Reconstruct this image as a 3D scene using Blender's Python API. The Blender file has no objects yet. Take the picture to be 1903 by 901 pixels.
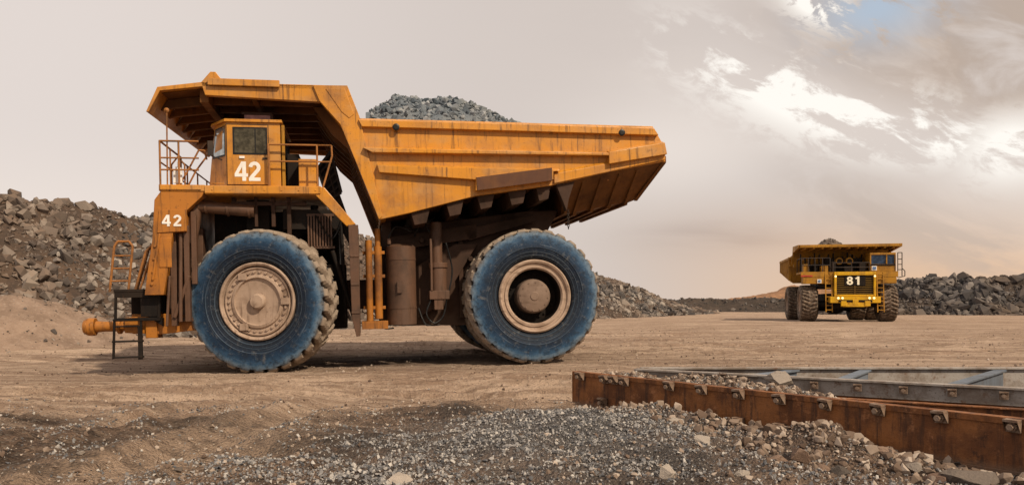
import bpy, bmesh, math, random
import numpy as np
from mathutils import Vector, Matrix
random.seed(4); rng=np.random.default_rng(7)
scene=bpy.context.scene
COL=scene.collection
scene.view_settings.view_transform='Standard'
try: scene.view_settings.look='None'
except Exception: pass
scene.view_settings.exposure=0
R=math.radians

# ---------------------------------------------------------------- node helpers
class NT:
    def __init__(s,tree): s.t=tree; s.n=tree.nodes; s.l=tree.links
    def new(s,typ,**kw):
        n=s.n.new(typ)
        for k,v in kw.items(): setattr(n,k,v)
        return n
    def put(s,inp,val):
        if isinstance(val,bpy.types.NodeSocket): s.l.new(val,inp)
        elif isinstance(val,(tuple,list)) and inp.type=='RGBA': inp.default_value=(*val,1) if len(val)==3 else val
        else: inp.default_value=val
    def m(s,op,a,b=0.0,c=None,clamp=False):
        n=s.new('ShaderNodeMath',operation=op); n.use_clamp=clamp
        s.put(n.inputs[0],a); s.put(n.inputs[1],b)
        if c is not None: s.put(n.inputs[2],c)
        return n.outputs[0]
    def ss(s,x,a,b,lo=0.0,hi=1.0):
        n=s.new('ShaderNodeMapRange',interpolation_type='SMOOTHSTEP')
        s.put(n.inputs[0],x); n.inputs[1].default_value=a; n.inputs[2].default_value=b
        n.inputs[3].default_value=lo; n.inputs[4].default_value=hi
        return n.outputs[0]
    def mix(s,f,a,b,blend='MIX'):
        n=s.new('ShaderNodeMix',data_type='RGBA',blend_type=blend)
        s.put(n.inputs[0],f); s.put(n.inputs[6],a); s.put(n.inputs[7],b)
        return n.outputs[2]
    def noise(s,vec,scale,detail=6,rough=.55,dist=0.0):
        n=s.new('ShaderNodeTexNoise'); s.put(n.inputs['Vector'],vec)
        n.inputs['Scale'].default_value=scale; n.inputs['Detail'].default_value=detail
        n.inputs['Roughness'].default_value=rough; n.inputs['Distortion'].default_value=dist
        return n.outputs['Fac']
    def mapv(s,vec,sc=(1,1,1),rot=(0,0,0)):
        n=s.new('ShaderNodeMapping'); s.put(n.inputs[0],vec); n.inputs['Scale'].default_value=sc; n.inputs['Rotation'].default_value=rot
        return n.outputs[0]
    def ramp(s,f,pts):
        n=s.new('ShaderNodeValToRGB'); s.put(n.inputs[0],f); e=n.color_ramp.elements
        while len(e)<len(pts): e.new(.5)
        for i,(p,c) in enumerate(pts): e[i].position=p; e[i].color=(*c,1)
        return n.outputs[0]
    def sep(s,v):
        n=s.new('ShaderNodeSeparateXYZ'); s.put(n.inputs[0],v); return n.outputs
    def comb(s,x,y,z):
        n=s.new('ShaderNodeCombineXYZ'); s.put(n.inputs[0],x);s.put(n.inputs[1],y);s.put(n.inputs[2],z); return n.outputs[0]
    def bump(s,h,strength=.3,dist=.02):
        n=s.new('ShaderNodeBump'); s.put(n.inputs['Height'],h); n.inputs['Strength'].default_value=strength; n.inputs['Distance'].default_value=dist
        return n.outputs[0]
    def gauss(t,x,c,w):
        q=t.m('DIVIDE',t.m('SUBTRACT',x,c),w); return t.m('EXPONENT',t.m('MULTIPLY',t.m('MULTIPLY',q,q),-1.0))
def newmat(name,spec=.3):
    m=bpy.data.materials.new(name); m.use_nodes=True
    t=NT(m.node_tree); b=m.node_tree.nodes['Principled BSDF']
    b.inputs['Specular IOR Level'].default_value=spec
    tc=t.new('ShaderNodeTexCoord').outputs['Object']
    return m,t,b,tc
def paint(name,base,dirt,dirt_amt=.5,streak=.5,rough=.5,metal=0.0,scale=1.3,streakcol=(.06,.03,.015),dust=None,dustz=None,pale=0.0,spec=.2):
    m,t,b,tc=newmat(name,spec)
    n1=t.noise(tc,scale,9,.62)
    f1=t.ss(n1,.42,.68,0,dirt_amt)
    c=t.mix(f1,base,dirt)
    big=t.noise(tc,.45,4,.55)
    c=t.mix(t.ss(big,.35,.7,0,.45),c,tuple(min(1,x*1.3+.01) for x in base))
    if pale: c=t.mix(t.ss(t.noise(t.mapv(tc,(1,1,1.8)),.9,8,.65),.46,.68,0,pale),c,(.42,.27,.13))
    st=t.noise(t.mapv(tc,(7,7,.5)),1.6,7,.65)
    f2=t.m('MULTIPLY',t.ss(st,.51,.68,0,streak),t.ss(big,.36,.58,.35,1))
    c=t.mix(f2,c,streakcol)
    spk=t.noise(tc,14,5,.7)
    c=t.mix(t.ss(spk,.58,.72,0,.6*dirt_amt+.15),c,streakcol)
    blot=t.noise(tc,2.6,8,.7)
    c=t.mix(t.ss(blot,.60,.70,0,.55*streak),c,streakcol)
    if dust is not None:
        z=t.sep(tc)[2]
        dn=t.m('ADD',z,t.m('MULTIPLY',t.m('SUBTRACT',n1,.5),1.6))
        c=t.mix(t.ss(dn,dustz[0],dustz[1],.8,0.0),c,dust)
    t.put(b.inputs['Base Color'],c)
    t.put(b.inputs['Roughness'],t.ss(n1,.3,.8,rough-.1,rough+.25))
    b.inputs['Metallic'].default_value=metal
    t.put(b.inputs['Normal'],t.bump(t.m('ADD',t.noise(tc,1.6,6,.6),t.m('MULTIPLY',spk,.2)),.35,.03))
    return m
def plain(name,base,rough=.6,metal=0,emit=None,var=.25,es=1,spec=.3):
    m,t,b,tc=newmat(name,spec)
    n=t.noise(tc,6,6,.6)
    t.put(b.inputs['Base Color'],t.mix(t.ss(n,.35,.7,0,1),tuple(x*(1-var) for x in base),tuple(min(1,x*(1+var)) for x in base)))
    b.inputs['Roughness'].default_value=rough; b.inputs['Metallic'].default_value=metal
    if emit: b.inputs['Emission Color'].default_value=(*emit,1); b.inputs['Emission Strength'].default_value=es
    return m

M_or=paint('orange_paint',(.52,.215,.016),(.25,.10,.02),.8,.75,.38,pale=.38,streakcol=(.075,.033,.014),spec=.5)
M_or2=paint('orange_paint_rusty',(.36,.135,.018),(.12,.048,.018),.85,.75,.5,spec=.3)
M_orin=paint('orange_shaded_underside',(.15,.06,.014),(.055,.027,.014),.85,.6,.7)  # orange paint darkened, shade of the undersides put into its colour
M_brn=paint('brown_shaded_grime',(.050,.025,.015),(.018,.011,.007),.85,.6,.6,dust=(.12,.085,.06),dustz=(.6,1.5))  # grimy rust paint with shade mixed into the base colour
M_brn2=paint('brown_tank_paint',(.10,.052,.031),(.03,.018,.012),.85,.9,.5,spec=.35)
M_dark=paint('black_grease_shade',(.009,.007,.006),(.026,.018,.013),.7,.3,.6,spec=.15)  # greasy black parts, also painted shade in the rear hub recess
M_wear=paint('wear_plate_rust',(.09,.04,.023),(.15,.068,.03),.8,.4,.6)
M_hub=paint('dusty_hub',(.36,.265,.20),(.20,.135,.095),.75,.5,.75,scale=2.4)
M_hubd=paint('grimy_hub',(.20,.14,.105),(.09,.06,.045),.7,.4,.65,scale=2.4)
M_steel=paint('dark_steel',(.03,.024,.021),(.08,.052,.035),.6,.3,.55)
M_chrome=paint('worn_bright_rod',(.42,.36,.30),(.2,.15,.11),.6,.3,.35,spec=.5)
M_rail=paint('rail_paint',(.30,.125,.035),(.09,.05,.028),.8,.2,.55,scale=4)
M_white=plain('white_lettering',(.76,.74,.70),.6,var=.06)
M_black=plain('black_rubber',(.010,.010,.010),.45)
M_glass=plain('tinted_glass',(.09,.08,.055),.05,.45,var=.5)
M_glass2=plain('bright_glass',(.42,.46,.46),.06,.7,var=.3)
M_redglass=plain('reddish_glass',(.26,.13,.12),.1,.4,var=.3)
M_yel=paint('yellow_paint',(.58,.33,.012),(.28,.14,.03),.7,.4,.5)
M_yor=paint('ochre_paint',(.36,.175,.018),(.12,.062,.022),.75,.55,.55)
M_yslat=paint('yellow_slat_paint',(.13,.075,.012),(.05,.03,.015),.7,.5,.55)
M_cream=plain('cream_lettering',(.85,.80,.62),.5,var=.05)
M_lamp=plain('lit_headlight',(1,.85,.5),.4,emit=(1,.74,.36),es=1.1,var=.02)
M_lampo=plain('amber_lamp',(.8,.3,.12),.4,emit=(1,.3,.08),es=.4,var=.02)
M_blue=plain('blue_sign',(.10,.18,.36),.5)

def tyre_mat(name,Rr):
    m,t,b,tc=newmat(name,.25)
    x,y,z=t.sep(tc)
    r=t.m('DIVIDE',t.m('SQRT',t.m('ADD',t.m('MULTIPLY',x,x),t.m('MULTIPLY',z,z))),Rr)
    n=t.noise(tc,2.2,10,.74)
    r2=t.m('ADD',r,t.m('MULTIPLY',t.m('SUBTRACT',n,.5),.24))
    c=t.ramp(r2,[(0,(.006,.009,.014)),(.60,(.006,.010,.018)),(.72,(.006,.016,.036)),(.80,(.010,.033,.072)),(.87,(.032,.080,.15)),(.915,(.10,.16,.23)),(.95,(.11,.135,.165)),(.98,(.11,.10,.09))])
    fine=t.noise(tc,5,9,.78)
    c=t.mix(t.ss(fine,.46,.64,0,.8),c,(.010,.016,.027))
    c=t.mix(t.ss(t.noise(tc,13,7,.72),.56,.70,0,.45),c,(.19,.20,.21))
    c=t.mix(t.ss(t.noise(tc,3.4,9,.75),.56,.68,0,.45),c,(.17,.165,.155))
    arcs=t.noise(t.comb(t.m('MULTIPLY',r,40.0),t.m('MULTIPLY',t.m('ARCTAN2',z,x),1.2),0.0),1.0,5,.6)
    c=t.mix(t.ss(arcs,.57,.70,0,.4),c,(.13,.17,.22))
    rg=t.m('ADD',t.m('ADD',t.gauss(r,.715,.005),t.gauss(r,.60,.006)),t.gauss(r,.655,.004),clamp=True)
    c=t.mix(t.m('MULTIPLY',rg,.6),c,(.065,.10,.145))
    yy=t.m('ABSOLUTE',t.m('SUBTRACT',y,.52))
    tread=t.m('MULTIPLY',t.ss(yy,.42,.50,1,0),t.ss(r,.88,.93,0,1))
    tcol=t.mix(t.ss(n,.35,.7),(.31,.235,.17),(.16,.12,.09))
    tcol=t.mix(t.ss(r,.945,.98,1,0),tcol,(.022,.018,.016))
    c=t.mix(tread,c,tcol)
    c=t.mix(t.m('MULTIPLY',t.ss(t.m('ADD',r,t.m('MULTIPLY',fine,.05)),.97,1.01,0,.7),t.ss(r,.955,.972)),c,(.28,.225,.175))
    t.put(b.inputs['Base Color'],c); b.inputs['Roughness'].default_value=.6
    t.put(b.inputs['Normal'],t.bump(t.m('ADD',fine,t.m('ADD',n,rg)),.55,.035))
    return m
M_tyre=tyre_mat('blue_grey_dusty_tyre',1.75)
M_tyre2=plain('dusty_brown_tyre',(.15,.11,.08),.8,var=.6)

# ---------------------------------------------------------------- mesh helpers
class MB:
    def __init__(s): s.v=[];s.f=[];s.m=[]
    def add(s,vs,fs,mi=0):
        o=len(s.v); s.v+= [tuple(p) for p in vs]; s.f+=[[o+i for i in f] for f in fs]; s.m+=[mi]*len(fs); return s
    def box(s,x0,x1,y0,y1,z0,z1,mi=0):
        vs=[(x,y,z) for x in(x0,x1) for y in(y0,y1) for z in(z0,z1)]
        return s.add(vs,[(0,1,3,2),(4,6,7,5),(0,4,5,1),(2,3,7,6),(0,2,6,4),(1,5,7,3)],mi)
    def prism(s,poly,v0,v1,mi=0):
        n=len(poly); a=sum(poly[i][0]*poly[(i+1)%n][1]-poly[(i+1)%n][0]*poly[i][1] for i in range(n))
        if a<0: poly=poly[::-1]
        vs=[(p[0],v0,p[1]) for p in poly]+[(p[0],v1,p[1]) for p in poly]
        fs=[list(range(n)),list(range(2*n-1,n-1,-1))]+[(i,i+n,(i+1)%n+n,(i+1)%n) for i in range(n)]
        return s.add(vs,fs,mi)
    def prismx(s,poly,x0,x1,mi=0):
        n=len(poly)
        vs=[(x0,p[0],p[1]) for p in poly]+[(x1,p[0],p[1]) for p in poly]
        fs=[list(range(n)),list(range(2*n-1,n-1,-1))]+[(i,i+n,(i+1)%n+n,(i+1)%n) for i in range(n)]
        return s.add(vs,fs,mi)
    def tube(s,p,q,r,n=8,mi=0,r2=None,ph=0):
        p=Vector(p);q=Vector(q);d=(q-p).normalized()
        a=d.orthogonal() if abs(d.z)<.99 else Vector((1,0,0)); 
        if abs(d.z)<.99: a=Vector((0,0,1)).cross(d)
        a.normalize(); b=d.cross(a); r2=r if r2 is None else r2
        vs=[];
        for c,rr in((p,r),(q,r2)):
            for i in range(n):
                t=2*math.pi*(i+ph)/n; vs.append(c+(a*math.cos(t)+b*math.sin(t))*rr)
        fs=[(i,(i+1)%n,(i+1)%n+n,i+n) for i in range(n)]+[list(range(n-1,-1,-1)),list(range(n,2*n))]
        return s.add(vs,fs,mi)
    def bar(s,p,q,w,mi=0): return s.tube(p,q,w*.707,4,mi,ph=.5)
    def path(s,pts,r,n=8,mi=0):
        for a,b in zip(pts[:-1],pts[1:]): s.tube(a,b,r,n,mi)
        return s
    def lathe(s,prof,n=48,mi=0,c=(0,0,0)):
        vs=[];k=len(prof)
        for j in range(n):
            t=2*math.pi*j/n
            for r,y in prof: vs.append((c[0]+r*math.cos(t),c[1]+y,c[2]+r*math.sin(t)))
        fs=[]
        for j in range(n):
            j2=(j+1)%n
            for i in range(k-1):
                fs.append((j*k+i,j*k+i+1,j2*k+i+1,j2*k+i))
        return s.add(vs,fs,mi)
    def done(s,name,parent=None,mats=(),bevel=0,smooth=0,label=None,loc=None,rot=None):
        me=bpy.data.meshes.new(name); me.from_pydata(s.v,[],s.f)
        me.polygons.foreach_set('material_index',s.m)
        for mm in mats: me.materials.append(mm)
        bm=bmesh.new(); bm.from_mesh(me); bmesh.ops.recalc_face_normals(bm,faces=bm.faces); bm.to_mesh(me); bm.free()
        if smooth:
            me.polygons.foreach_set('use_smooth',[True]*len(me.polygons)); me.set_sharp_from_angle(angle=R(smooth))
        me.update()
        o=bpy.data.objects.new(name,me); COL.objects.link(o)
        if parent: o.parent=parent
        if loc: o.location=loc
        if rot: o.rotation_euler=rot
        if bevel:
            b=o.modifiers.new('bevel','BEVEL'); b.width=bevel; b.segments=2; b.limit_method='ANGLE'; b.angle_limit=R(40)
        if label: o['label']=label
        return o
def empty(name,loc,rot,label,cat,group=None):
    o=bpy.data.objects.new(name,None); COL.objects.link(o); o.location=loc; o.rotation_euler=rot
    o.empty_display_size=.5; o['label']=label; o['category']=cat
    if group: o['group']=group
    return o
# bold numerals drawn as thick strokes, facing -y
def arc(cx,cz,rx,rz,a0,a1,n=14): return [(cx+rx*math.cos(R(a0+(a1-a0)*i/n)),cz+rz*math.sin(R(a0+(a1-a0)*i/n))) for i in range(n+1)]
GLY={'4':[([(.47,1.0),(.47,0)],.19),([(.415,.97),(.085,.36)],.16),([(0,.30),(.66,.30)],.17)],
     '2':[(arc(.31,.70,.205,.215,175,-38)+[(.12,.15)],.185),([(.02,.09),(.60,.09)],.18)],
     '8':[(arc(.31,.74,.185,.175,0,360,20),.17),(arc(.31,.28,.21,.195,0,360,20),.18)],
     '1':[([(.36,1.0),(.36,0)],.20),([(.34,.90),(.10,.72)],.15)]}
def number(body,h,gap,parent,x0,y,z0,mat,wx=1.0):
    mb=MB(); x=x0
    for ch in body:
        for k,(pts,w) in enumerate(GLY[ch]):
            n=len(pts); closed=(abs(pts[0][0]-pts[-1][0])<1e-4 and abs(pts[0][1]-pts[-1][1])<1e-4)
            L=[];Rr=[]
            for i in range(n):
                p=Vector(pts[i]); 
                a=Vector(pts[i])-Vector(pts[i-1 if i>0 else (n-2 if closed else 0)]) if (i>0 or closed) else Vector(pts[1])-p
                b_=Vector(pts[(i+1) if i<n-1 else (1 if closed else n-1)])-p if (i<n-1 or closed) else a
                d=(a.normalized()+b_.normalized()); d=d.normalized() if d.length>1e-6 else a.normalized()
                nn=Vector((-d.y,d.x)); L.append(p+nn*w/2); Rr.append(p-nn*w/2)
            yy=y-.0015*k
            vs=[(x+q.x*h*wx,yy,z0+q.y*h) for q in L]+[(x+q.x*h*wx,yy,z0+q.y*h) for q in Rr]+[(x+q.x*h*wx,y+.02,z0+q.y*h) for q in L]+[(x+q.x*h*wx,y+.02,z0+q.y*h) for q in Rr]
            fs=[]
            for i in range(n-1): fs+=[(i,i+1,n+i+1,n+i),(i,2*n+i,2*n+i+1,i+1),(n+i,n+i+1,3*n+i+1,3*n+i)]
            mb.add(vs,fs)
        x+=(.64*wx+gap)*h
    return mb.done('number_lettering',parent,[mat])

# ---------------------------------------------------------------- numpy noise
def vnoise(x,y,seed=0):
    xi=np.floor(x).astype(np.int64); yi=np.floor(y).astype(np.int64); xf=x-xi; yf=y-yi
    def h(a,b):
        n=(a*374761393+b*668265263+seed*982451653)&0x7fffffff
        n=((n^(n>>13))*1274126177)&0x7fffffff
        return ((n^(n>>16))&0xffff)/65535.0
    u=xf*xf*(3-2*xf); v=yf*yf*(3-2*yf)
    return (h(xi,yi)*(1-u)+h(xi+1,yi)*u)*(1-v)+(h(xi,yi+1)*(1-u)+h(xi+1,yi+1)*u)*v
def fbm(x,y,o=4,seed=0):
    s=0;a=.5
    for i in range(o): s=s+a*(vnoise(x,y,seed+i)-.5); x=x*2.03+7;y=y*2.03+3;a*=.5
    return s
def sst(x,a,b):
    t=np.clip((x-a)/(b-a),0,1); return t*t*(3-2*t)
BA=np.array([.953,11.76]); BD=np.array([.601,-.799]); BN=np.array([.799,.601])
def ground(x,y):
    x=np.asarray(x,float); y=np.asarray(y,float)
    u=(x+6.14)*.9824+(y-18.15)*.1867
    gl=-.135+.0207*np.clip(u,-3,7)
    w=sst(y,13,16)*(1-sst(y,26,34))
    g=gl*w+.22*sst(y,34,56)
    near=1-sst(y,10.5,13.5)
    g=g+fbm(x*1.3,y*1.3,4,3)*(.10+.18*near)+fbm(x*6,y*6,3,9)*(.045+.06*near)*(1-sst(y,30,60))
    yr=y+.006*x*x+.35*np.sin(x*.35)+.15*np.sin(x*1.1+1)
    for yc,wd,am in((12.5,.14,.10),(13.4,.18,.13),(14.7,.2,.11),(16.1,.22,.09),(17.1,.18,.05),(24.5,.3,.12),(26.2,.3,.12),(29,.4,.14),(33,.4,.14),(38,.5,.14)):
        md=.35+1.1*np.clip(vnoise(x*.5+yc,y*.3,91),0,1)
        lug=1+.4*np.sign(np.sin(x*9+yr*3))*(np.abs(yr-yc)<wd*1.3)
        g=g-am*md*lug*np.exp(-((yr-yc)/wd)**2)+am*md*.6*np.exp(-((yr-yc-1.7*wd)/(wd*.7))**2)
    xr=x+3.3-.19*(y-9)
    g=g-.09*np.exp(-(xr/.28)**2)*near+.08*np.exp(-((np.abs(xr)-.55)/.2)**2)*near
    xr2=x+5.2-.25*(y-9); g=g-.07*np.exp(-(xr2/.22)**2)*near+.06*np.exp(-((np.abs(xr2)-.42)/.16)**2)*near
    g=g+.26*np.exp(-((x-.55)/1.5)**2-((y-8.7)/1.6)**2)
    a=(x-BA[0])*BD[0]+(y-BA[1])*BD[1]; b=(x-BA[0])*BN[0]+(y-BA[1])*BN[1]
    rf=1+1.6*fbm(x*3,y*3,3,44)
    g=g+.25*np.exp(-((a-4.5)/.8)**2-((b+.48)/.36)**2)*rf+.10*np.exp(-((a-2.8)/1.2)**2-((b+.4)/.3)**2)*rf
    g=np.where((b>-.25)&(b<.05)&(a>-.2)&(g>.05)&(a<4.0),.05+(g-.05)*.5,g)
    fill=sst(b,.06,.14)*(1-sst(b,.9,1.5))*sst(a,-.05,.15)*(1-sst(a,3.4,5.4))
    g=g+(.45+.22*fbm(x*4,y*4,3,20))*fill
    return g

# ---------------------------------------------------------------- rock scatter
def hull(n,seed):
    rr=random.Random(seed); bm=bmesh.new()
    for i in range(n):
        v=Vector((rr.gauss(0,1),rr.gauss(0,1),rr.gauss(0,1))).normalized()*rr.uniform(.72,1.08)
        bm.verts.new(v)
    bmesh.ops.convex_hull(bm,input=bm.verts)
    bmesh.ops.delete(bm,geom=[v for v in bm.verts if not v.link_faces],context='VERTS')
    bmesh.ops.triangulate(bm,faces=bm.faces)
    bm.verts.ensure_lookup_table(); bm.verts.index_update()
    V=np.array([v.co[:] for v in bm.verts]); F=np.array([[v.index for v in f.verts] for f in bm.faces]); bm.free(); return V,F
HUL=[hull(n,i) for i,n in enumerate([10,11,12,13,14,15,12,16,11,14])]
HUL_S=[hull(n,50+i) for i,n in enumerate([7,8,8,9,9,10])]
def scatter_geo(P,S,hulls,flat=(.5,1.0)):
    Vs=[];Fs=[];Rs=[];o=0
    idx=rng.integers(0,len(hulls),len(P))
    for k,(V,F) in enumerate(hulls):
        sel=np.where(idx==k)[0]; n=len(sel)
        if n==0: continue
        q=rng.normal(size=(n,4)); q/=np.linalg.norm(q,axis=1)[:,None]
        w,x,y,z=q.T
        Rm=np.stack([1-2*(y*y+z*z),2*(x*y-z*w),2*(x*z+y*w),2*(x*y+z*w),1-2*(x*x+z*z),2*(y*z-x*w),2*(x*z-y*w),2*(y*z+x*w),1-2*(x*x+y*y)],1).reshape(n,3,3)
        an=rng.uniform(flat[0],flat[1],(n,3)); 
        VV=V[None]*an[:,None,:]
        VV=np.einsum('nij,nvj->nvi',Rm,VV)
        VV=VV*S[sel][:,None,None]+P[sel][:,None,:]
        Vs.append(VV.reshape(-1,3)); Fs.append((F[None]+(np.arange(n)*len(V))[:,None,None]+o).reshape(-1,3))
        Rs.append(np.repeat(rng.random(n),len(V))); o+=n*len(V)
    return np.concatenate(Vs),np.concatenate(Fs),np.concatenate(Rs)
def np_mesh(name,V,F,mats,rnd=None,matidx=None,smooth=None):
    me=bpy.data.meshes.new(name); k=F.shape[1]
    me.vertices.add(len(V)); me.vertices.foreach_set('co',V.astype(np.float32).ravel())
    me.loops.add(F.size); me.loops.foreach_set('vertex_index',F.astype(np.int32).ravel())
    me.polygons.add(len(F)); me.polygons.foreach_set('loop_start',np.arange(0,F.size,k,dtype=np.int32))
    if matidx is not None: me.polygons.foreach_set('material_index',matidx.astype(np.int32))
    me.polygons.foreach_set('use_smooth',(np.ones(len(F),bool) if smooth is None or smooth is True else np.zeros(len(F),bool)) if not isinstance(smooth,np.ndarray) else smooth)
    for m in mats: me.materials.append(m)
    me.update(calc_edges=True); me.validate()
    if rnd is not None:
        a=me.attributes.new('rnd','FLOAT','POINT'); a.data.foreach_set('value',rnd.astype(np.float32))
    o=bpy.data.objects.new(name,me); COL.objects.link(o); return o
def rock_mat(name,cols,sc=3.0,bump=.5,dust=None,dist=.05,dsc=.35,damt=.5):
    m,t,b,tc=newmat(name,.2)
    at=t.new('ShaderNodeAttribute',attribute_name='rnd').outputs['Fac']
    n=t.noise(tc,sc,8,.65)
    f=t.m('ADD',t.m('MULTIPLY',at,.75),t.m('MULTIPLY',n,.35),clamp=True)
    k=len(cols)
    c=t.ramp(f,[(.1+.8*i/(k-1),cc) for i,cc in enumerate(cols)])
    if dust:
        nz=t.sep(t.new('ShaderNodeNewGeometry').outputs['Normal'])[2]
        dn=t.ss(t.noise(tc,dsc,5,.6),.42,.62,0,1)
        c=t.mix(t.m('MULTIPLY',t.m('ADD',t.ss(nz,.2,.95,0,.4),.35),t.m('MULTIPLY',dn,damt*2),clamp=True),c,dust)
    t.put(b.inputs['Base Color'],c); b.inputs['Roughness'].default_value=.85
    t.put(b.inputs['Normal'],t.bump(n,bump,dist))
    return m
M_rock=rock_mat('grey_brown_rock',[(.03,.027,.027),(.078,.070,.066),(.145,.125,.112),(.31,.275,.24)],1.2,.7,(.17,.115,.08),dsc=.12,damt=.55)
M_rockb=rock_mat('dark_blue_rock',[(.02,.019,.02),(.048,.045,.046),(.09,.08,.075),(.18,.16,.145)],1.2,.7,(.12,.085,.06),dsc=.15)
M_load=rock_mat('blue_grey_ore',[(.05,.065,.08),(.10,.12,.14),(.16,.18,.20),(.29,.30,.31)],3,.5,(.20,.20,.19),dsc=.6,damt=.35)
M_grav=rock_mat('blue_grey_gravel',[(.06,.062,.068),(.14,.138,.142),(.24,.228,.22),(.44,.41,.375)],8,.3,None,.01)
M_rub=rock_mat('brown_rubble',[(.08,.053,.038),(.15,.105,.078),(.24,.18,.138),(.40,.33,.27)],8,.4,None,.02)
def soil_mat(name,c1,c2,c3,sc=.8):
    m,t,b,tc=newmat(name,.15)
    n=t.noise(tc,sc,10,.65); n2=t.noise(tc,sc*9,6,.7)
    c=t.mix(t.ss(n,.35,.62),c1,c2); c=t.mix(t.ss(n2,.5,.7,0,.7),c,c3)
    t.put(b.inputs['Base Color'],c); b.inputs['Roughness'].default_value=.95
    t.put(b.inputs['Normal'],t.bump(t.m('ADD',n,n2),.9,.14)); return m
M_soil=soil_mat('brown_soil',(.12,.08,.057),(.07,.052,.042),(.18,.125,.09))
M_soild=soil_mat('dark_soil',(.045,.036,.03),(.07,.053,.043),(.10,.075,.058))
M_soilo=soil_mat('ochre_soil',(.33,.18,.10),(.22,.125,.075),(.38,.24,.155))
M_soilr=soil_mat('dusty_soil',(.34,.245,.185),(.22,.155,.115),(.40,.31,.25))

def pile(name,ridge,nrock,smin,smax,mr,ms,label,rough=.5,qmin=-1.15,qmax=.25,power=.95,ex=3.0,nbig=0,big=(.5,1.0)):
    rd=np.array(ridge,float); seg=np.sqrt(((rd[1:,:2]-rd[:-1,:2])**2).sum(1)); L=np.concatenate([[0],np.cumsum(seg)]); T=L[-1]
    def pt(s,q):
        x=np.interp(s,L,rd[:,0]);y=np.interp(s,L,rd[:,1]);h=np.interp(s,L,rd[:,2]);w=np.interp(s,L,rd[:,3])
        e=.5; dx=np.interp(np.clip(s+e,0,T),L,rd[:,0])-np.interp(np.clip(s-e,0,T),L,rd[:,0]); dy=np.interp(np.clip(s+e,0,T),L,rd[:,1])-np.interp(np.clip(s-e,0,T),L,rd[:,1])
        l=np.hypot(dx,dy)+1e-9; dx/=l;dy/=l
        X=x+(-dy)*w*q; Y=y+dx*w*q
        prof=np.clip(1-np.abs(q),-.2,1); prof=np.sign(prof)*np.abs(prof)**power
        prof=np.where(np.abs(q)<.12,prof-(.12-np.abs(q))*.6,prof)
        Z=h*prof+fbm(X*.25+3,Y*.25,4,31)*rough*2.6*np.clip(prof*3,0,1)+fbm(X*1.1,Y*1.1,3,37)*rough*.9-.05
        return X,Y,Z+np.minimum(.22,.22*sst(Y,34,56))
    ns=int(max(20,T/.4)); nq=60
    s=np.linspace(0,T,ns); q=np.linspace(-1.25,1.25,nq); SS,QQ=np.meshgrid(s,q,indexing='ij')
    X,Y,Z=pt(SS.ravel(),QQ.ravel()); V=np.stack([X,Y,Z],1)
    i=np.arange(ns-1)[:,None]*nq+np.arange(nq-1)[None]; i=i.ravel()
    F=np.concatenate([np.stack([i,i+1,i+nq],1),np.stack([i+1,i+nq+1,i+nq],1)])
    if nrock:
        sz=smin*(smax/smin)**(rng.random(nrock)**ex)
        s_=rng.random(nrock)*T; q_=rng.uniform(qmin,qmax,nrock)
        X,Y,Z=pt(s_,q_)
        cl=fbm(X*.22,Y*.22+Z*.3,3,61); sz=sz*np.clip(1+2.6*cl,.5,1.6)
        if nbig: sz[:nbig]=rng.uniform(big[0],big[1],nbig)
        P=np.stack([X,Y,Z+sz*.15],1)
        V2,F2,R2=scatter_geo(P,sz,HUL)
        n0=len(V); V=np.concatenate([V,V2]); nf0=len(F); F=np.concatenate([F,F2+n0]); rn=np.concatenate([np.full(n0,.5),R2])
        mi=np.concatenate([np.zeros(nf0),np.ones(len(F2))]); sm=np.concatenate([np.ones(nf0,bool),np.zeros(len(F2),bool)])
    else:
        rn=np.full(len(V),.5); mi=np.zeros(len(F)); sm=np.ones(len(F),bool)
    o=np_mesh(name,V,F,[ms,mr],rn,mi,sm); o['label']=label; o['category']='rock pile'; o['kind']='stuff'
    return o

# ================================================================= GROUND
def axis(parts):
    out=[]
    for p in parts: out+=list(p)
    return np.array(sorted(set(np.round(out,4))))
ys=axis([np.linspace(-25,5.4,14),np.arange(5.5,13,.035),np.arange(13,24,.07),24*1.014**np.arange(0,134),160*1.13**np.arange(0,28)])
gx=8.5*1.04**np.arange(1,74); gx=np.concatenate([gx,gx[-1]*1.3**np.arange(1,14)])
xs=np.array(sorted(np.concatenate([np.arange(-8.5,8.51,.045),gx,-gx])))
XX,YY=np.meshgrid(xs,ys,indexing='ij'); ZZ=ground(XX,YY)
V=np.stack([XX.ravel(),YY.ravel(),ZZ.ravel()],1); ny=len(ys)
i=(np.arange(len(xs)-1)[:,None]*ny+np.arange(ny-1)[None]).ravel()
F=np.stack([i,i+ny,i+ny+1,i+1],1)
m,t,b,tc=newmat('mine_ground',.15)
x,y,z=t.sep(tc)
nA=t.noise(tc,.55,9,.65); nB=t.noise(t.mapv(tc,(.14,1.5,1),(0,0,R(6))),1.0,9,.68); nC=t.noise(tc,5,9,.72); nD=t.noise(tc,28,4,.7)
nE=t.noise(t.mapv(tc,(.30,5,1),(0,0,R(4))),1.2,7,.65); nF=t.noise(t.mapv(tc,(.6,1.4,1)),1.6,9,.7)
road=t.mix(t.ss(nB,.41,.59),(.58,.43,.32),(.36,.25,.178))
road=t.mix(t.ss(nE,.50,.62,0,.8),road,(.24,.162,.113))
road=t.mix(t.ss(nF,.50,.66,0,.6),road,(.30,.21,.15))
road=t.mix(t.ss(nC,.50,.68,0,.7),road,(.64,.49,.38))
road=t.mix(t.ss(nD,.54,.66,0,.75),road,(.15,.105,.078))
near=t.mix(t.ss(nA,.40,.58),(.075,.052,.039),(.26,.175,.125))
near=t.mix(t.ss(nC,.44,.62,0,.8),near,(.055,.041,.033))
near=t.mix(t.ss(nF,.54,.66,0,.6),near,(.36,.26,.19))
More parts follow.
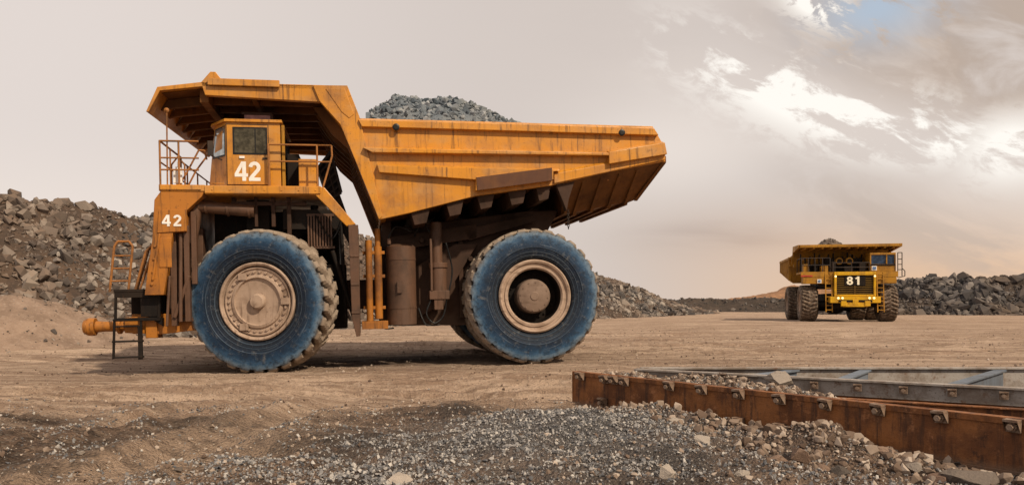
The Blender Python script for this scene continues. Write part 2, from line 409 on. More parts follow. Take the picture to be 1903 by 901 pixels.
vc=t.new('ShaderNodeTexVoronoi'); t.put(vc.inputs['Vector'],tc); vc.inputs['Scale'].default_value=34
peb=t.sep(vc.outputs['Color'])[0]
near=t.mix(t.ss(peb,.72,1.0,0,.5),near,(.28,.235,.195))
xr=t.m('SUBTRACT',t.m('ADD',x,3.3),t.m('MULTIPLY',t.m('SUBTRACT',y,9.0),.19))
trk=t.m('MULTIPLY',t.gauss(t.m('ADD',xr,t.m('MULTIPLY',t.m('SUBTRACT',nA,.5),1.6)),.1,.85),t.ss(nC,.62,.40,.4,1))
near=t.mix(t.m('MULTIPLY',trk,.9),near,(.48,.35,.255))
gz=t.m('MULTIPLY',t.gauss(x,.5,1.9),t.gauss(y,8.3,2.0))
near=t.mix(t.m('MULTIPLY',gz,.8),near,(.14,.136,.135))
yn=t.m('ADD',y,t.m('MULTIPLY',t.m('SUBTRACT',t.noise(t.mapv(tc,(.3,.8,1)),1.0,8,.70),.5),8.0))
ym=t.m('ADD',yn,t.m('MULTIPLY',x,-.12))
c=t.mix(t.ss(ym,10.1,11.8),near,road)
under_shade=t.m('MULTIPLY',t.gauss(x,-3.0,4.4),t.gauss(y,21.8,2.3))  # dark soil streak plus shade under the truck, put into the ground colour
c=t.mix(t.m('MULTIPLY',under_shade,.8),c,(.07,.05,.038))
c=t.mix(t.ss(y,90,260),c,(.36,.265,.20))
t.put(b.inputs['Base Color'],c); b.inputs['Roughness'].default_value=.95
pb=t.m('MULTIPLY',t.m('SUBTRACT',1.0,vc.outputs['Distance']),t.ss(ym,10.3,13.0,1,.3))
h=t.m('ADD',t.m('ADD',t.m('MULTIPLY',nC,1.1),t.m('MULTIPLY',nD,.7)),t.m('ADD',t.m('MULTIPLY',pb,.7),t.m('MULTIPLY',nE,1.6)))
t.put(b.inputs['Normal'],t.bump(h,1.0,.10))
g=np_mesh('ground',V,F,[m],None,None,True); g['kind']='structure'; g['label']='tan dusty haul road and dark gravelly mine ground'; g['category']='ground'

# ================================================================= PILES
pile('rubble_heap',[(-48,8,6.5,8),(-32,30,7.0,8.5),(-26,38,7.6,9),(-20.5,45,7.3,9),(-5,66,6.2,9),(6,81,5.9,8.5),(13,91,4.0,7),(20,101,1.6,5),(27,110,.4,3)],52000,.05,.42,M_rock,M_soil,'long heap of grey blasted rock rubble along the haul road',.6,qmax=.12,ex=1.9,nbig=420,big=(.4,.75))
pile('soil_mound',[(-25,28.5,.6,2),(-21.5,30.0,2.3,3.6),(-19.0,31.3,1.9,3.2),(-16,33,.2,2)],500,.03,.2,M_rock,M_soilr,'smooth brown mound of loose soil',.35)
pile('rubble_heap',[(42,104,.3,3),(46,101,4.4,6),(56,98,5.0,7),(70,95,4.6,7),(84,92,4.4,7),(100,88,4.0,7)],14000,.10,.8,M_rockb,M_soild,'dark heap of angular rock rubble behind the road',.8,ex=2.0,nbig=260,big=(.7,1.4))
pile('soil_mound',[(58,84,.2,2),(63,83,1.5,4),(72,80,2.0,4),(86,78,1.8,4)],60,.08,.3,M_rock,M_soilo,'low reddish brown soil bank beside rubble',.4)
pile('soil_mound',[(16,122,.4,3),(26,130,2.3,6),(36,135,2.7,6),(45,132,2.4,6),(62,120,1.6,5),(78,112,.5,4)],1500,.12,.6,M_rockb,M_soild,'low dark bank of rubble at the edge of the yard',.5)
pile('soil_mound',[(52,205,.4,6),(64,200,4.2,14),(74,200,6.4,16),(90,198,5.6,15),(120,190,2.0,12)],0,.1,.4,M_rock,M_soilo,'pale ochre spoil mound far across the mine',.8)

# ================================================================= MAIN TRUCK
T=empty('haul_truck',(-6.14,18.15,-.135),(0,-.0207,.1878),'huge dusty orange mining haul truck loaded with grey ore','truck')
W=6.9
S=[(-1.14,6.99),(2.25,7.01),(2.53,6.22),(10.19,6.20),(10.47,5.73),(10.53,5.27),(8.97,4.97),(7.36,4.60),(5.39,4.32),(3.70,3.88),(2.97,3.72),(2.44,5.16),(2.09,6.05),(1.62,6.59),(-1.05,6.68)]
b_=MB()
b_.prism(S,0,.16); b_.prism(S,W-.16,W)
b_.prism([(1.66,6.62),(2.12,6.07),(2.48,5.18),(3.01,3.74),(3.16,3.80),(2.62,5.2),(2.24,6.15),(2.12,6.75),(1.74,6.75)],.16,W-.16)
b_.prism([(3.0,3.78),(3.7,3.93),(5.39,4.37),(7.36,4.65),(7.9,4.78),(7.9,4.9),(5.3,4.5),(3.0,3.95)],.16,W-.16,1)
def wedge(mb,s0,s1,mi):
    q=[(7.7,s0,4.68),(10.52,s0,5.28),(10.08,s1,4.40),(7.95,s1,3.98)]
    p=[(a,b,c+.06) for a,b,c in q]
    mb.add(q+p,[(0,1,2,3),(7,6,5,4),(0,4,5,1),(1,5,6,2),(2,6,7,3),(3,7,4,0)],mi)
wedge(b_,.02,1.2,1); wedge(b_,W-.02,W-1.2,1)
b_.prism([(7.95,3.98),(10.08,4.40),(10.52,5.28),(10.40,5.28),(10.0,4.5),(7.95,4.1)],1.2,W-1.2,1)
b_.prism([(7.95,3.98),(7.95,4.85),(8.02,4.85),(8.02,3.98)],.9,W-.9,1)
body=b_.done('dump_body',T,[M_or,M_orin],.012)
ts=MB()
for k in range(4):
    u=8.25+.5*k; zz=3.98+(u-7.95)*.197; sd=4.68+(u-7.7)*.213
    ts.add([(u,.1,sd-.02),(u+.1,.1,sd),(u+.1,1.15,zz+.03),(u,1.15,zz+.01),(u,.1,sd-.10),(u+.1,.1,sd-.08),(u+.1,1.15,zz-.05),(u,1.15,zz-.07)],[(0,1,2,3),(7,6,5,4),(0,4,5,1),(1,5,6,2),(2,6,7,3),(3,7,4,0)])
    ts.box(u,u+.1,1.15,W-1.15,zz-.08,zz+.02)
ts.add([(10.12,1.1,4.36),(10.56,.02,5.24),(10.56,.02,5.42),(10.20,1.1,4.52),(10.02,1.1,4.36),(10.44,.02,5.24),(10.44,.02,5.42),(10.1,1.1,4.52)],[(0,1,2,3),(7,6,5,4),(0,4,5,1),(1,5,6,2),(2,6,7,3),(3,7,4,0)])
ts.done('tail_stiffener',body,[M_orin],.008)
def flank(pb,v0,sgn):
    def rib(pts_top,pts_bot,o,mi=0):
        n=len(pts_top); vs=[]
        for (u,z) in pts_top: vs.append((u,v0,z))
        for (u,z) in pts_top: vs.append((u,v0+sgn*o,z-.07))
        for (u,z) in pts_bot: vs.append((u,v0+sgn*o,z+.01))
        for (u,z) in pts_bot: vs.append((u,v0,z))
        fs=[]
        for k in range(3):
            for i in range(n-1): fs.append((k*n+i,k*n+i+1,(k+1)*n+i+1,(k+1)*n+i))
        fs.append((0,n,2*n,3*n)); fs.append((n-1,4*n-1,3*n-1,2*n-1))
        pb.add(vs,fs,mi)
    rib([(2.52,6.215),(6,6.21),(10.17,6.19)],[(2.6,5.98),(6,5.96),(10.3,5.93)],.13)
    rib([(2.62,5.52),(8.9,5.50)],[(2.84,5.34),(8.9,5.36)],.19)
    rib([(8.9,5.52),(10.44,5.80)],[(8.9,5.14),(10.5,5.42)],.20)
    rib([(2.95,5.10),(7.55,5.04),(7.6,5.03)],[(3.0,4.86),(5.4,4.70),(5.45,4.69)],.15)
    rib([(5.4,4.84),(7.4,5.06)],[(5.38,4.42),(7.4,4.72)],.18)
    rib([(7.45,4.96),(10.5,5.56)],[(7.45,4.64),(10.5,5.30)],.07)
for v0,sg in((0,-1),(W,1)):
    rb=MB(); flank(rb,v0,sg); rb.done('side_rib',body,[M_or],.01)
MB().prism([(5.42,4.43),(5.4,4.76),(7.36,5.03),(7.36,4.70)],-.205,-.182).done('wear_plate',body,[M_wear],.006,label='dark brown rusty wear plate')
ar=MB(); ar.prism([(1.45,6.98),(2.27,7.0),(2.55,6.24),(2.62,5.9),(3.05,3.8),(2.97,3.72),(2.43,5.16),(2.08,6.05),(1.60,6.60)],-.06,0)
ar.prism([(1.75,6.9),(2.2,6.93),(2.42,6.3),(2.3,6.2),(2.12,6.35)],-.075,-.06)
ar.done('front_arm',body,[M_or],.01)
for u,z in((3.43,5.99),(9.28,5.98)): MB().lathe([(0,-.16),(.05,-.16),(.085,-.15),(.085,-.12)],16,0,(u,0,z)).done('lifting_eye',body,[M_black])
fw=MB()
for v in np.linspace(.7,W-.7,8):
    fw.prism([(1.40,6.62),(1.84,5.97),(2.24,5.6),(2.42,5.18),(2.96,3.80),(3.01,3.85),(2.46,5.2),(2.12,6.1),(1.70,6.66)],v-.06,v+.06)
fw.done('front_wall_rib',body,[M_orin],.008)
cn=MB()
cn.prism([(-2.11,6.84),(-1.14,6.985),(2.2,7.0),(2.2,6.90),(-1.12,6.88),(-2.06,6.75)],.0,W)
cn.add([(-2.11,0,6.84),(-2.11,W,6.84),(-2.37,W,6.50),(-2.37,.0,6.25),(-2.05,0,6.76),(-2.05,W,6.76),(-2.31,W,6.50),(-2.31,0,6.25)],[(0,1,2,3),(4,7,6,5),(3,2,6,7),(0,3,7,4),(1,5,6,2)])
cn.prism([(-1.16,6.95),(-.92,7.24),(-.80,7.24),(-.62,7.0)],0,.25)
cn.prism([(-.95,7.0),(-.95,7.05),(.65,7.04),(.65,6.99)],-.07,.3)
cn.box(-.97,.67,-.10,-.03,6.90,7.06)
canopy=cn.done('canopy',body,[M_or],.01)
MB().prism([(-2.04,6.74),(-1.12,6.872),(2.0,6.892),(2.0,6.885),(-1.12,6.865),(-2.04,6.73)],.17,W-.17).done('canopy_shade_sheet',canopy,[M_orin])  # thin added sheet, carries the shade under the canopy as dark colour
cr=MB()
for v in np.linspace(.75,W-.6,8):
    cr.prism([(-2.25,6.45),(-2.05,6.72),(-1.1,6.86),(1.9,6.88),(1.75,6.66),(-1.05,6.64),(-2.1,6.5)],v-.06,v+.06)
cr.prism([(-1.2,6.86),(-1.2,6.54),(-1.0,6.54),(-1.0,6.86)],.16,W-.16)
cr.prism([(-.02,6.88),(-.02,6.62),(.1,6.62),(.1,6.88)],.16,W-.16)
cr.done('canopy_rib',canopy,[M_orin],.008)
bo=MB()
for u0,z0,w in((3.75,3.93,.5),(4.65,4.15,.46),(5.45,4.33,.46),(6.25,4.44,.5),(7.0,4.55,.4)):
    bo.prism([(u0,z0+.02),(u0+w,z0+.10),(u0+w*.8,z0-.28),(u0+w*.2,z0-.34)],.1,W-.1)
bo.prism([(7.50,4.7),(8.05,4.8),(7.86,4.25),(7.80,3.95),(7.70,4.2)],.06,.3)
bo.done('body_bolster',body,[M_brn],.01)
ch=MB()
for k in range(9):
    zc=3.98-.055*k
    o=(.028,0) if k%2 else (0,.028)
    ring=[(7.9+o[0]*sx,.3+o[1]*sx,zc+dz) for sx,dz in((-1,.02),(-1,-.02),(0,-.042),(1,-.02),(1,.02),(0,.042),(-1,.02))]
    ch.path(ring,.009,5)
ch.done('chain',body,[M_steel])
MB().lathe([(0,-.05),(.035,-.045),(.045,0)],12,0,(9.0,.30,4.83)).done('tail_lamp',body,[M_lampo],label='small amber lamp under the bed')

# --- chassis
c_=MB()
c_.prism([(3.0,3.60),(7.0,4.12),(7.95,4.15),(7.6,3.5),(6.9,2.5),(6.3,1.3),(5.2,1.0),(3.0,1.05)],1.55,W-1.55)
c_.box(-1.6,3.1,2.0,2.5,1.5,2.3); c_.box(-1.6,3.1,W-2.5,W-2.0,1.5,2.3)
c_.prism([(3.05,3.9),(3.3,3.95),(3.3,3.4),(5.6,3.75),(5.6,3.35),(3.05,3.0)],1.3,1.55)
c_.prism([(3.9,2.6),(5.0,3.2),(5.6,3.2),(4.6,1.6),(3.9,1.2)],1.25,1.55)
c_.prism([(5.2,3.6),(7.2,4.0),(7.2,3.8),(5.4,3.3)],1.3,1.55); c_.box(5.1,5.22,1.4,1.55,1.2,3.5)
for u,z in((4.1,3.3),(5.4,2.8),(5.4,2.2),(3.3,2.4)): c_.tube((u,1.2,z),(u,1.55,z),.07,10)
c_.box(5.9,8.1,2.2,W-2.2,1.1,2.4)
chassis=c_.done('chassis',T,[M_brn],.015)
ax=MB().tube((6.907,.9,1.75),(6.907,W-.9,1.75),.62,20)
ax.tube((6.9,2.9,1.75),(6.9,4.0,1.75),.95,20); ax.done('axle',chassis,[M_dark],smooth=40)
MB().tube((0,.8,1.75),(0,W-.8,1.75),.35,16).done('axle',chassis,[M_dark],smooth=40)
e=MB()
e.box(-1.35,1.9,2.5,4.6,1.3,3.9); e.box(-1.2,1.5,1.6,2.5,2.9,4.1)
e.tube((.9,1.3,1.8),(.9,1.3,3.9),.16,14); e.tube((1.35,1.1,2.0),(1.35,1.1,4.2),.1,12)
e.tube((-.3,1.2,3.4),(2.2,1.3,3.7),.12,12); e.tube((-.9,.9,2.4),(1.9,1.4,3.2),.07,10)
e.box(.6,2.0,.7,1.5,3.55,4.05); e.box(-.3,.25,.9,1.3,3.5,4.3); e.box(1.0,2.1,1.5,2.2,1.0,2.7)
e.tube((2.1,.7,1.2),(2.0,.9,4.2),.05,8); e.tube((1.8,.6,3.0),(2.3,.7,1.3),.06,8)
eng=e.done('engine',T,[M_dark],.012)
cl_=MB()
for k in range(9): cl_.box(1.2+.07*k,1.24+.07*k,.64,.70,3.1,3.9)
cl_.box(1.18,1.86,.66,.72,3.06,3.12); cl_.box(1.18,1.86,.66,.72,3.88,3.94); cl_.done('cooler',eng,[M_brn2],.004)
db=MB().box(-.05,.02,.5,.62,3.6,4.33).box(.35,.44,.5,.62,3.6,4.33).box(.72,.82,.5,.6,3.4,4.33).box(-.6,-.5,.6,.7,3.9,4.33).box(-.6,1.2,.5,.56,4.12,4.22)
db.done('deck_bracket',T,[M_brn],.01)
d=MB().tube((-1.40,.5,4.10),(-.05,.5,3.98),.15,18).tube((-1.55,.5,3.2),(-1.40,.5,4.12),.15,18)
for u in(-1.2,-.7,-.2): d.tube((u,.5,4.08-(u+1.4)*.09),(u+.05,.5,4.08-(u+1.35)*.09),.165,18)
d.done('air_duct',T,[M_brn2],smooth=40)
tk=MB().tube((3.52,.9,1.09),(3.52,.9,3.10),.385,36).tube((3.52,.9,3.10),(3.52,.9,3.16),.385,36,r2=.3)
for z in(1.5,2.75): tk.tube((3.52,.9,z),(3.52,.9,z+.05),.395,36)
tk.tube((3.22,.62,3.16),(3.22,.62,3.3),.05,8); tk.box(3.40,3.52,.47,.52,1.9,2.2); tk.done('air_tank',T,[M_brn2],smooth=40)
sp=MB().tube((4.47,.95,2.6),(4.46,.95,3.75),.15,20).tube((4.5,.95,1.75),(4.5,.95,2.6),.22,20).tube((4.5,.95,2.55),(4.5,.95,2.68),.25,20)
sp.box(4.24,4.76,.72,1.2,1.72,1.95); sp.box(4.36,4.6,.75,1.15,1.45,1.74); sp.box(4.27,4.33,.7,.78,1.95,3.3)
sp.done('hoist_cylinder',T,[M_brn2],.01,smooth=40)
def hose(pts,r=.022):
    P=[Vector(p) for p in pts]; out=[]
    for i in range(len(P)-1):
        p0=P[max(i-1,0)];p1=P[i];p2=P[i+1];p3=P[min(i+2,len(P)-1)]
        for k in range(6):
            t=k/6; out.append(.5*((2*p1)+(-p0+p2)*t+(2*p0-5*p1+4*p2-p3)*t*t+(-p0+3*p1-3*p2+p3)*t**3))
    out.append(P[-1]); MB().path(out,r,6).done('hydraulic_hose',T,[M_black],smooth=60)
hose([(4.3,.8,1.75),(4.15,.75,1.35),(4.35,.75,1.1),(4.6,.8,1.3),(4.7,.8,1.8)]); hose([(3.95,.8,1.5),(4.1,.75,1.1),(4.25,.8,1.05),(4.5,.9,1.05)])
hose([(2.9,.7,1.6),(3.0,.6,1.05),(3.3,.7,1.0)]); hose([(3.9,1.2,3.4),(4.1,1.0,3.75),(4.3,1.0,3.5)]); hose([(1.4,.6,3.9),(1.8,.55,3.3),(2.1,.6,3.9)])
hose([(4.7,.8,3.2),(4.85,.8,2.5),(4.75,.8,1.9)]); hose([(3.2,.6,3.3),(3.4,.55,3.6),(3.8,.8,3.5)])
pp=MB().tube((2.70,.5,1.2),(2.70,.5,3.25),.085,14).tube((2.93,.6,1.25),(2.93,.6,3.1),.10,14).tube((2.93,.6,3.1),(2.93,.6,3.55),.07,14)
for z in(1.5,2.3,2.9): pp.box(2.55,3.1,.55,.75,z,z+.08)
pp.box(2.5,3.15,.4,1.0,1.0,1.2)
pp.done('brake_pipe',T,[M_or2],.006,smooth=40)
mg=MB().prism([(2.22,3.60),(2.46,3.60),(2.46,.85),(2.36,.83),(2.26,1.3)],.08,.14); mg.box(2.40,2.46,.14,.9,.9,3.55)
for z in(1.4,2.1,2.8): mg.box(2.25,2.46,.06,.08,z,z+.05)
mg.done('mud_guard',T,[M_brn2],.012)
MB().prism([(1.42,4.36),(1.42,4.56),(1.66,4.52),(2.40,3.62),(2.18,3.57)],.1,.32).done('deck_strut',T,[M_or],.012)
gp=MB()
A=[(1.46,5.12),(1.80,5.56),(2.04,4.52),(1.72,4.28)]
for k in range(4):
    p,q=A[k],A[(k+1)%4]; gp.bar((p[0],.9,p[1]),(q[0],.9,q[1]),.07)
for k in range(1,6):
    f=k/6; gp.bar((A[0][0]+(A[3][0]-A[0][0])*f,.9,A[0][1]+(A[3][1]-A[0][1])*f),(A[1][0]+(A[2][0]-A[1][0])*f,.9,A[1][1]+(A[2][1]-A[1][1])*f),.045)
gp.bar((1.65,.9,5.33),(1.90,.9,4.4),.04)
gp.prism([(1.47,5.1),(1.79,5.53),(2.03,4.5),(1.72,4.3)],1.0,1.04); gp.prism([(1.65,4.5),(2.01,4.45),(2.46,3.1),(2.3,3.0),(2.0,3.6)],.95,1.05)
gp.done('radiator_grille',T,[M_dark],.004)

# --- deck
dk=MB()
dk.box(-2.15,-1.12,.1,W-.1,4.41,4.56); dk.box(-1.12,1.58,.1,W-.1,4.34,4.55)
dk.box(-1.12,1.56,.07,.1,4.36,4.53); dk.box(-2.12,-1.2,.075,.1,4.44,4.54)
for k in range(7): dk.tube((-.95+.4*k,.07,4.44),(-.95+.4*k,.055,4.44),.02,8)
deck=dk.done('deck',T,[M_or],.01)
fr=MB()
P1=[(-2.26,4.20),(-2.12,4.40),(-1.14,4.40),(-1.20,4.28),(-1.57,3.92),(-1.57,3.45),(-1.86,3.43),(-2.03,2.35),(-2.10,1.95),(-2.52,1.95),(-2.46,2.4),(-2.32,3.3)]
fr.prism(P1,.12,.55); fr.prism(P1,W-.55,W-.12)
fr.prism([(-2.45,4.35),(-1.7,4.38),(-1.7,1.5),(-2.5,1.5)],1.3,W-1.3)
# inner posts, cross ties and bracing behind the sloping post
fr.box(-1.98,-1.84,.30,.45,1.2,3.45,1); fr.box(-1.66,-1.54,.25,.45,1.3,3.6,1); fr.box(-1.50,-1.38,.30,.5,2.2,3.95,1)
for z in(1.3,1.9,2.5,3.1): fr.box(-1.98,-1.4,.45,.55,z,z+.10,1)
fr.box(-2.2,-1.35,.9,1.25,1.2,3.6,1)
fr.bar((-1.9,.28,1.4),(-1.55,.28,2.4),.08,1); fr.tube((-1.75,.2,1.3),(-1.72,.25,3.4),.045,8,1); fr.tube((-2.05,.16,1.2),(-1.98,.22,2.4),.035,8,1)
fr.box(-2.18,-1.9,.10,.13,2.6,3.3); fr.tube((-2.33,.1,2.3),(-2.15,.1,3.4),.03,8)
for z in(2.2,2.5,2.8,3.1): fr.tube((-2.27-(3-z)*.1,.12,z),(-2.27-(3-z)*.1,.08,z),.03,8)
front=fr.done('front_frame',T,[M_or2,M_brn2],.015)
MB().prism([(-2.16,3.95),(-1.54,3.97),(-1.55,3.46),(-2.20,3.42)],.09,.12).done('number_plate',front,[M_or2],.005)
gr=MB()
for k in range(16): gr.box(-2.56,-2.5,1.6,W-1.6,1.7+.16*k,1.78+.16*k)
gr.done('grille',front,[M_dark])
number('42',.27,.22,front,-2.09,.08,3.57,M_white,1.1)
bp=MB()
for v in(.75,W-.75):
    bp.tube((-4.06,v,1.22),(-3.96,v,1.22),.16,20,0,r2=.215); bp.tube((-3.96,v,1.22),(-3.80,v,1.22),.215,20); bp.tube((-3.80,v,1.22),(-3.55,v,1.22),.14,20,0,r2=.12)
    bp.tube((-3.6,v,1.22),(-2.6,v,1.22),.125,18); bp.tube((-3.3,v,1.22),(-3.22,v,1.22),.19,18)
    bp.prism([(-3.1,1.42),(-2.2,1.5),(-1.5,1.42),(-1.5,1.08),(-2.3,1.0),(-3.1,1.06)],v-.2,v+.2)
    bp.box(-2.62,-2.36,v-.26,v+.26,.92,1.56)
bp.box(-3.05,-2.75,.95,W-.95,1.02,1.5)
bp.done('bumper',T,[M_or2],.015,smooth=40)
# boarding ladder: open stepped platform with hanging steps
ld=MB(); ld.box(-3.26,-2.20,.32,1.2,2.03,2.10); ld.box(-3.24,-2.22,.33,.37,1.90,2.03)
ld.bar((-3.22,.36,2.03),(-3.24,.36,1.36),.055); ld.bar((-2.24,.36,2.03),(-2.28,.36,1.40),.055); ld.box(-2.68,-2.24,.36,.42,1.44,1.98)
ld.box(-3.26,-2.24,.34,.40,1.34,1.42); ld.box(-3.1,-2.3,1.1,1.15,1.4,2.03)
ld.prism([(-2.62,1.5),(-2.2,1.2),(-2.2,1.4)],.4,.9)
ladder=ld.done('boarding_ladder',T,[M_dark],.008)
ll=MB()
ll.bar((-3.27,.38,1.40),(-3.31,.38,.45),.05); ll.bar((-2.68,.38,1.40),(-2.70,.38,.45),.05); ll.box(-2.76,-2.66,.36,.42,.42,1.2)
for z in(.48,.86): ll.box(-3.33,-2.66,.34,.52,z-.018,z+.022)
ll.box(-3.30,-2.68,.36,.50,1.20,1.235)
ll.done('step_frame',ladder,[M_dark],.005)
def loop(hr,u0,u1,z0,z1,v,lean=0,r=.03): hr.path([(u0,v,z0),(u0+lean,v,z1-.12),(u0+lean+.08,v,z1),(u1+lean-.08,v,z1),(u1+lean,v,z1-.12),(u1,v,z0)],r,8)
hr=MB(); loop(hr,-3.36,-2.95,2.05,3.24,.38,.12)
hr.tube((-3.3,.38,2.6),(-2.9,.38,2.6),.022); hr.path([(-2.8,.4,2.1),(-2.55,.4,3.0),(-2.4,.4,3.15),(-2.3,.4,2.9)],.028)
hr.tube((-3.28,.38,2.9),(-2.87,.38,2.9),.02); hr.tube((-3.32,.38,2.3),(-2.93,.38,2.3),.022); hr.path([(-2.70,.42,2.1),(-2.42,.42,2.95),(-2.25,.35,3.3)],.028)
hr.done('ladder_handrail',ladder,[M_rail],smooth=60)
hr=MB(); loop(hr,-3.0,-2.5,2.05,3.2,1.2,.3); hr.tube((-2.87,1.2,2.6),(-2.37,1.2,2.6),.022); hr.done('ladder_handrail',ladder,[M_rail],smooth=60)
ra=MB()
def rails(u0,u1,v,zt,posts,mids=(.5,)):
    ra.tube((u0,v,zt),(u1,v,zt),.024)
    for f in mids: ra.tube((u0,v,4.55+(zt-4.55)*f),(u1,v,4.55+(zt-4.55)*f),.02)
    for p in posts: ra.tube((p,v,4.5),(p,v,zt),.024)
rails(-2.12,-1.25,.14,5.60,[-2.12,-1.7],(.35,.62))
ra.path([(-2.12,.14,5.6),(-2.12,2.2,5.6),(-2.12,2.2,4.5)],.024); ra.tube((-2.12,.14,5.1),(-2.12,2.2,5.1),.02); ra.tube((-2.12,1.1,4.5),(-2.12,1.1,5.6),.02)
ra.path([(-1.75,.3,4.55),(-1.55,.3,4.9),(-1.28,.3,5.42),(-1.15,.3,5.42),(-1.1,.3,5.2)],.022)
ra.path([(-1.6,.5,4.55),(-1.4,.5,4.95),(-1.15,.5,5.3)],.022); ra.path([(-1.95,.5,4.55),(-1.95,.5,5.1),(-1.8,.5,5.3),(-1.65,.5,5.1),(-1.65,.5,4.55)],.02)
for v in np.linspace(2.9,W-.2,4): ra.tube((-2.12,v,4.5),(-2.12,v,5.5),.022)
ra.tube((-2.12,2.2,5.5),(-2.12,W-.2,5.5),.022); ra.tube((-2.12,2.2,5.0),(-2.12,W-.2,5.0),.02)
ra.done('deck_railing',deck,[M_rail],smooth=60)
ra=MB()
rails(.35,1.85,.14,5.56,[.35,1.5],(.6,)); ra.path([(1.5,.14,5.56),(1.85,.14,5.56),(1.86,.14,5.3),(1.62,.14,4.5)],.024)
ra.path([(.35,.14,5.56),(.37,.14,4.55)],.03)
ra.done('deck_railing',deck,[M_rail],smooth=60)
an=MB().tube((-1.97,.16,4.55),(-1.95,.16,6.3),.018); an.lathe([(0,-.06),(.06,-.02),(.06,.02),(0,.06)],12,0,(-1.95,.16,6.33)); an.done('antenna',deck,[M_rail])
MB().box(-1.82,-1.7,.3,.42,4.6,5.02).box(-1.86,-1.66,.26,.3,4.62,4.92).tube((-1.76,.36,5.02),(-1.76,.36,5.15),.03).done('work_lamp',deck,[M_white],.01)
MB().box(1.02,1.45,.55,1.5,4.55,5.30).done('equipment_box',deck,[M_or],.015)
MB().box(.70,1.0,1.0,2.2,4.55,5.5).done('resistor_cabinet',deck,[M_dark],.015)
# --- cab
def ring(f,z,rear=.62,ins=0): return [(-.65,.30+ins,z),(f,.86,z),(f,2.05,z),(-.65,2.45-ins,z),(rear,2.45-ins,z),(rear,.30+ins,z)]
cb=MB()
r0=ring(-1.17,4.56);r1=ring(-1.10,5.25);r2=ring(-1.0,6.12)
vs=r0+r1+r2; fs=[]
for k in range(2):
    for i in range(6): fs.append((k*6+i,k*6+(i+1)%6,(k+1)*6+(i+1)%6,(k+1)*6+i))
fs+= [list(range(5,-1,-1)),list(range(12,18))]
cb.add(vs,fs)
rf=[(-.68,.24),(-1.1,.84),(-1.1,2.08),(-.68,2.5),(.68,2.5),(.68,.24)]
cb.add([(x,y,6.12) for x,y in rf]+[(x*.98,y,6.19) for x,y in rf],[list(range(5,-1,-1)),list(range(6,12))]+[(i,(i+1)%6,(i+1)%6+6,i+6) for i in range(6)])
cb.path([(-1.0,.27,4.62),(-.7,.27,4.62)],.012,6)
cab=cb.done('cab',T,[M_or],.02)
MB().box(-.645,.345,.290,.299,4.585,6.065).done('door_seal',cab,[M_black])
dr=MB().box(-.63,.33,.272,.298,4.60,6.05); door=dr.done('door',cab,[M_or],.012)
MB().box(-.49,.32,.262,.272,5.33,6.0).done('window_frame',door,[M_black],.006)
for a,b2_ in((-.45,.02),(.05,.28)): MB().box(a,b2_,.254,.262,5.37,5.96).done('window_pane',door,[M_glass])
MB().box(.20,.31,.24,.272,5.22,5.26).done('door_handle',door,[M_steel],.004)
def pane(i,j,za,zb,f0,f1,off,nm,mt):
    def P(k,z):
        t_=(z-5.25)/(6.12-5.25); return Vector(r1[k]).lerp(Vector(r2[k]),t_)
    a0,b0,a1,b1=P(i,za),P(j,za),P(i,zb),P(j,zb)
    nrm=(b0-a0).cross(a1-a0).normalized(); ctr=Vector((-.2,1.3,5.5)) 
    if nrm.dot(a0-ctr)<0: nrm=-nrm
    q=[a0.lerp(b0,f0),a0.lerp(b0,f1),a1.lerp(b1,f1),a1.lerp(b1,f0)]
    vs=[p+nrm*off for p in q]+[p-nrm*.01 for p in q]
    MB().add(vs,[(0,1,2,3),(4,7,6,5),(0,4,5,1),(1,5,6,2),(2,6,7,3),(3,7,4,0)]).done(nm,cab,[mt])
pane(0,1,5.30,6.04,.06,.92,.008,'windscreen_frame',M_black); pane(0,1,5.34,6.0,.10,.86,.014,'windscreen_pane',M_glass2)
pane(1,2,5.30,6.04,.04,.96,.008,'windscreen_frame',M_black); pane(1,2,5.34,6.0,.07,.93,.014,'windscreen_pane',M_glass2)
MB().box(.62,.645,.5,2.3,4.7,6.0).done('rear_panel',cab,[M_dark],.01)
MB().box(.645,.72,.32,.42,4.56,6.08).done('rear_post',cab,[M_yor],.01)
MB().box(-.28,.36,.7,1.5,6.19,6.42).done('roof_unit',cab,[M_redglass],.02)
MB().box(.36,.42,.68,1.5,6.19,6.46).box(-.34,.42,.68,.7,6.40,6.47).done('roof_unit_frame',cab,[M_brn],.01)
MB().box(-.34,-.22,.24,.272,5.235,5.29).done('decal',door,[M_white])
number('42',.47,.04,door,-.46,.268,4.69,M_white,1.0)
MB().path([(-.75,.3,5.2),(-.95,.1,5.25),(-.95,.1,5.5)],.015).box(-1.02,-.9,.02,.1,5.25,5.6).done('mirror',cab,[M_steel])

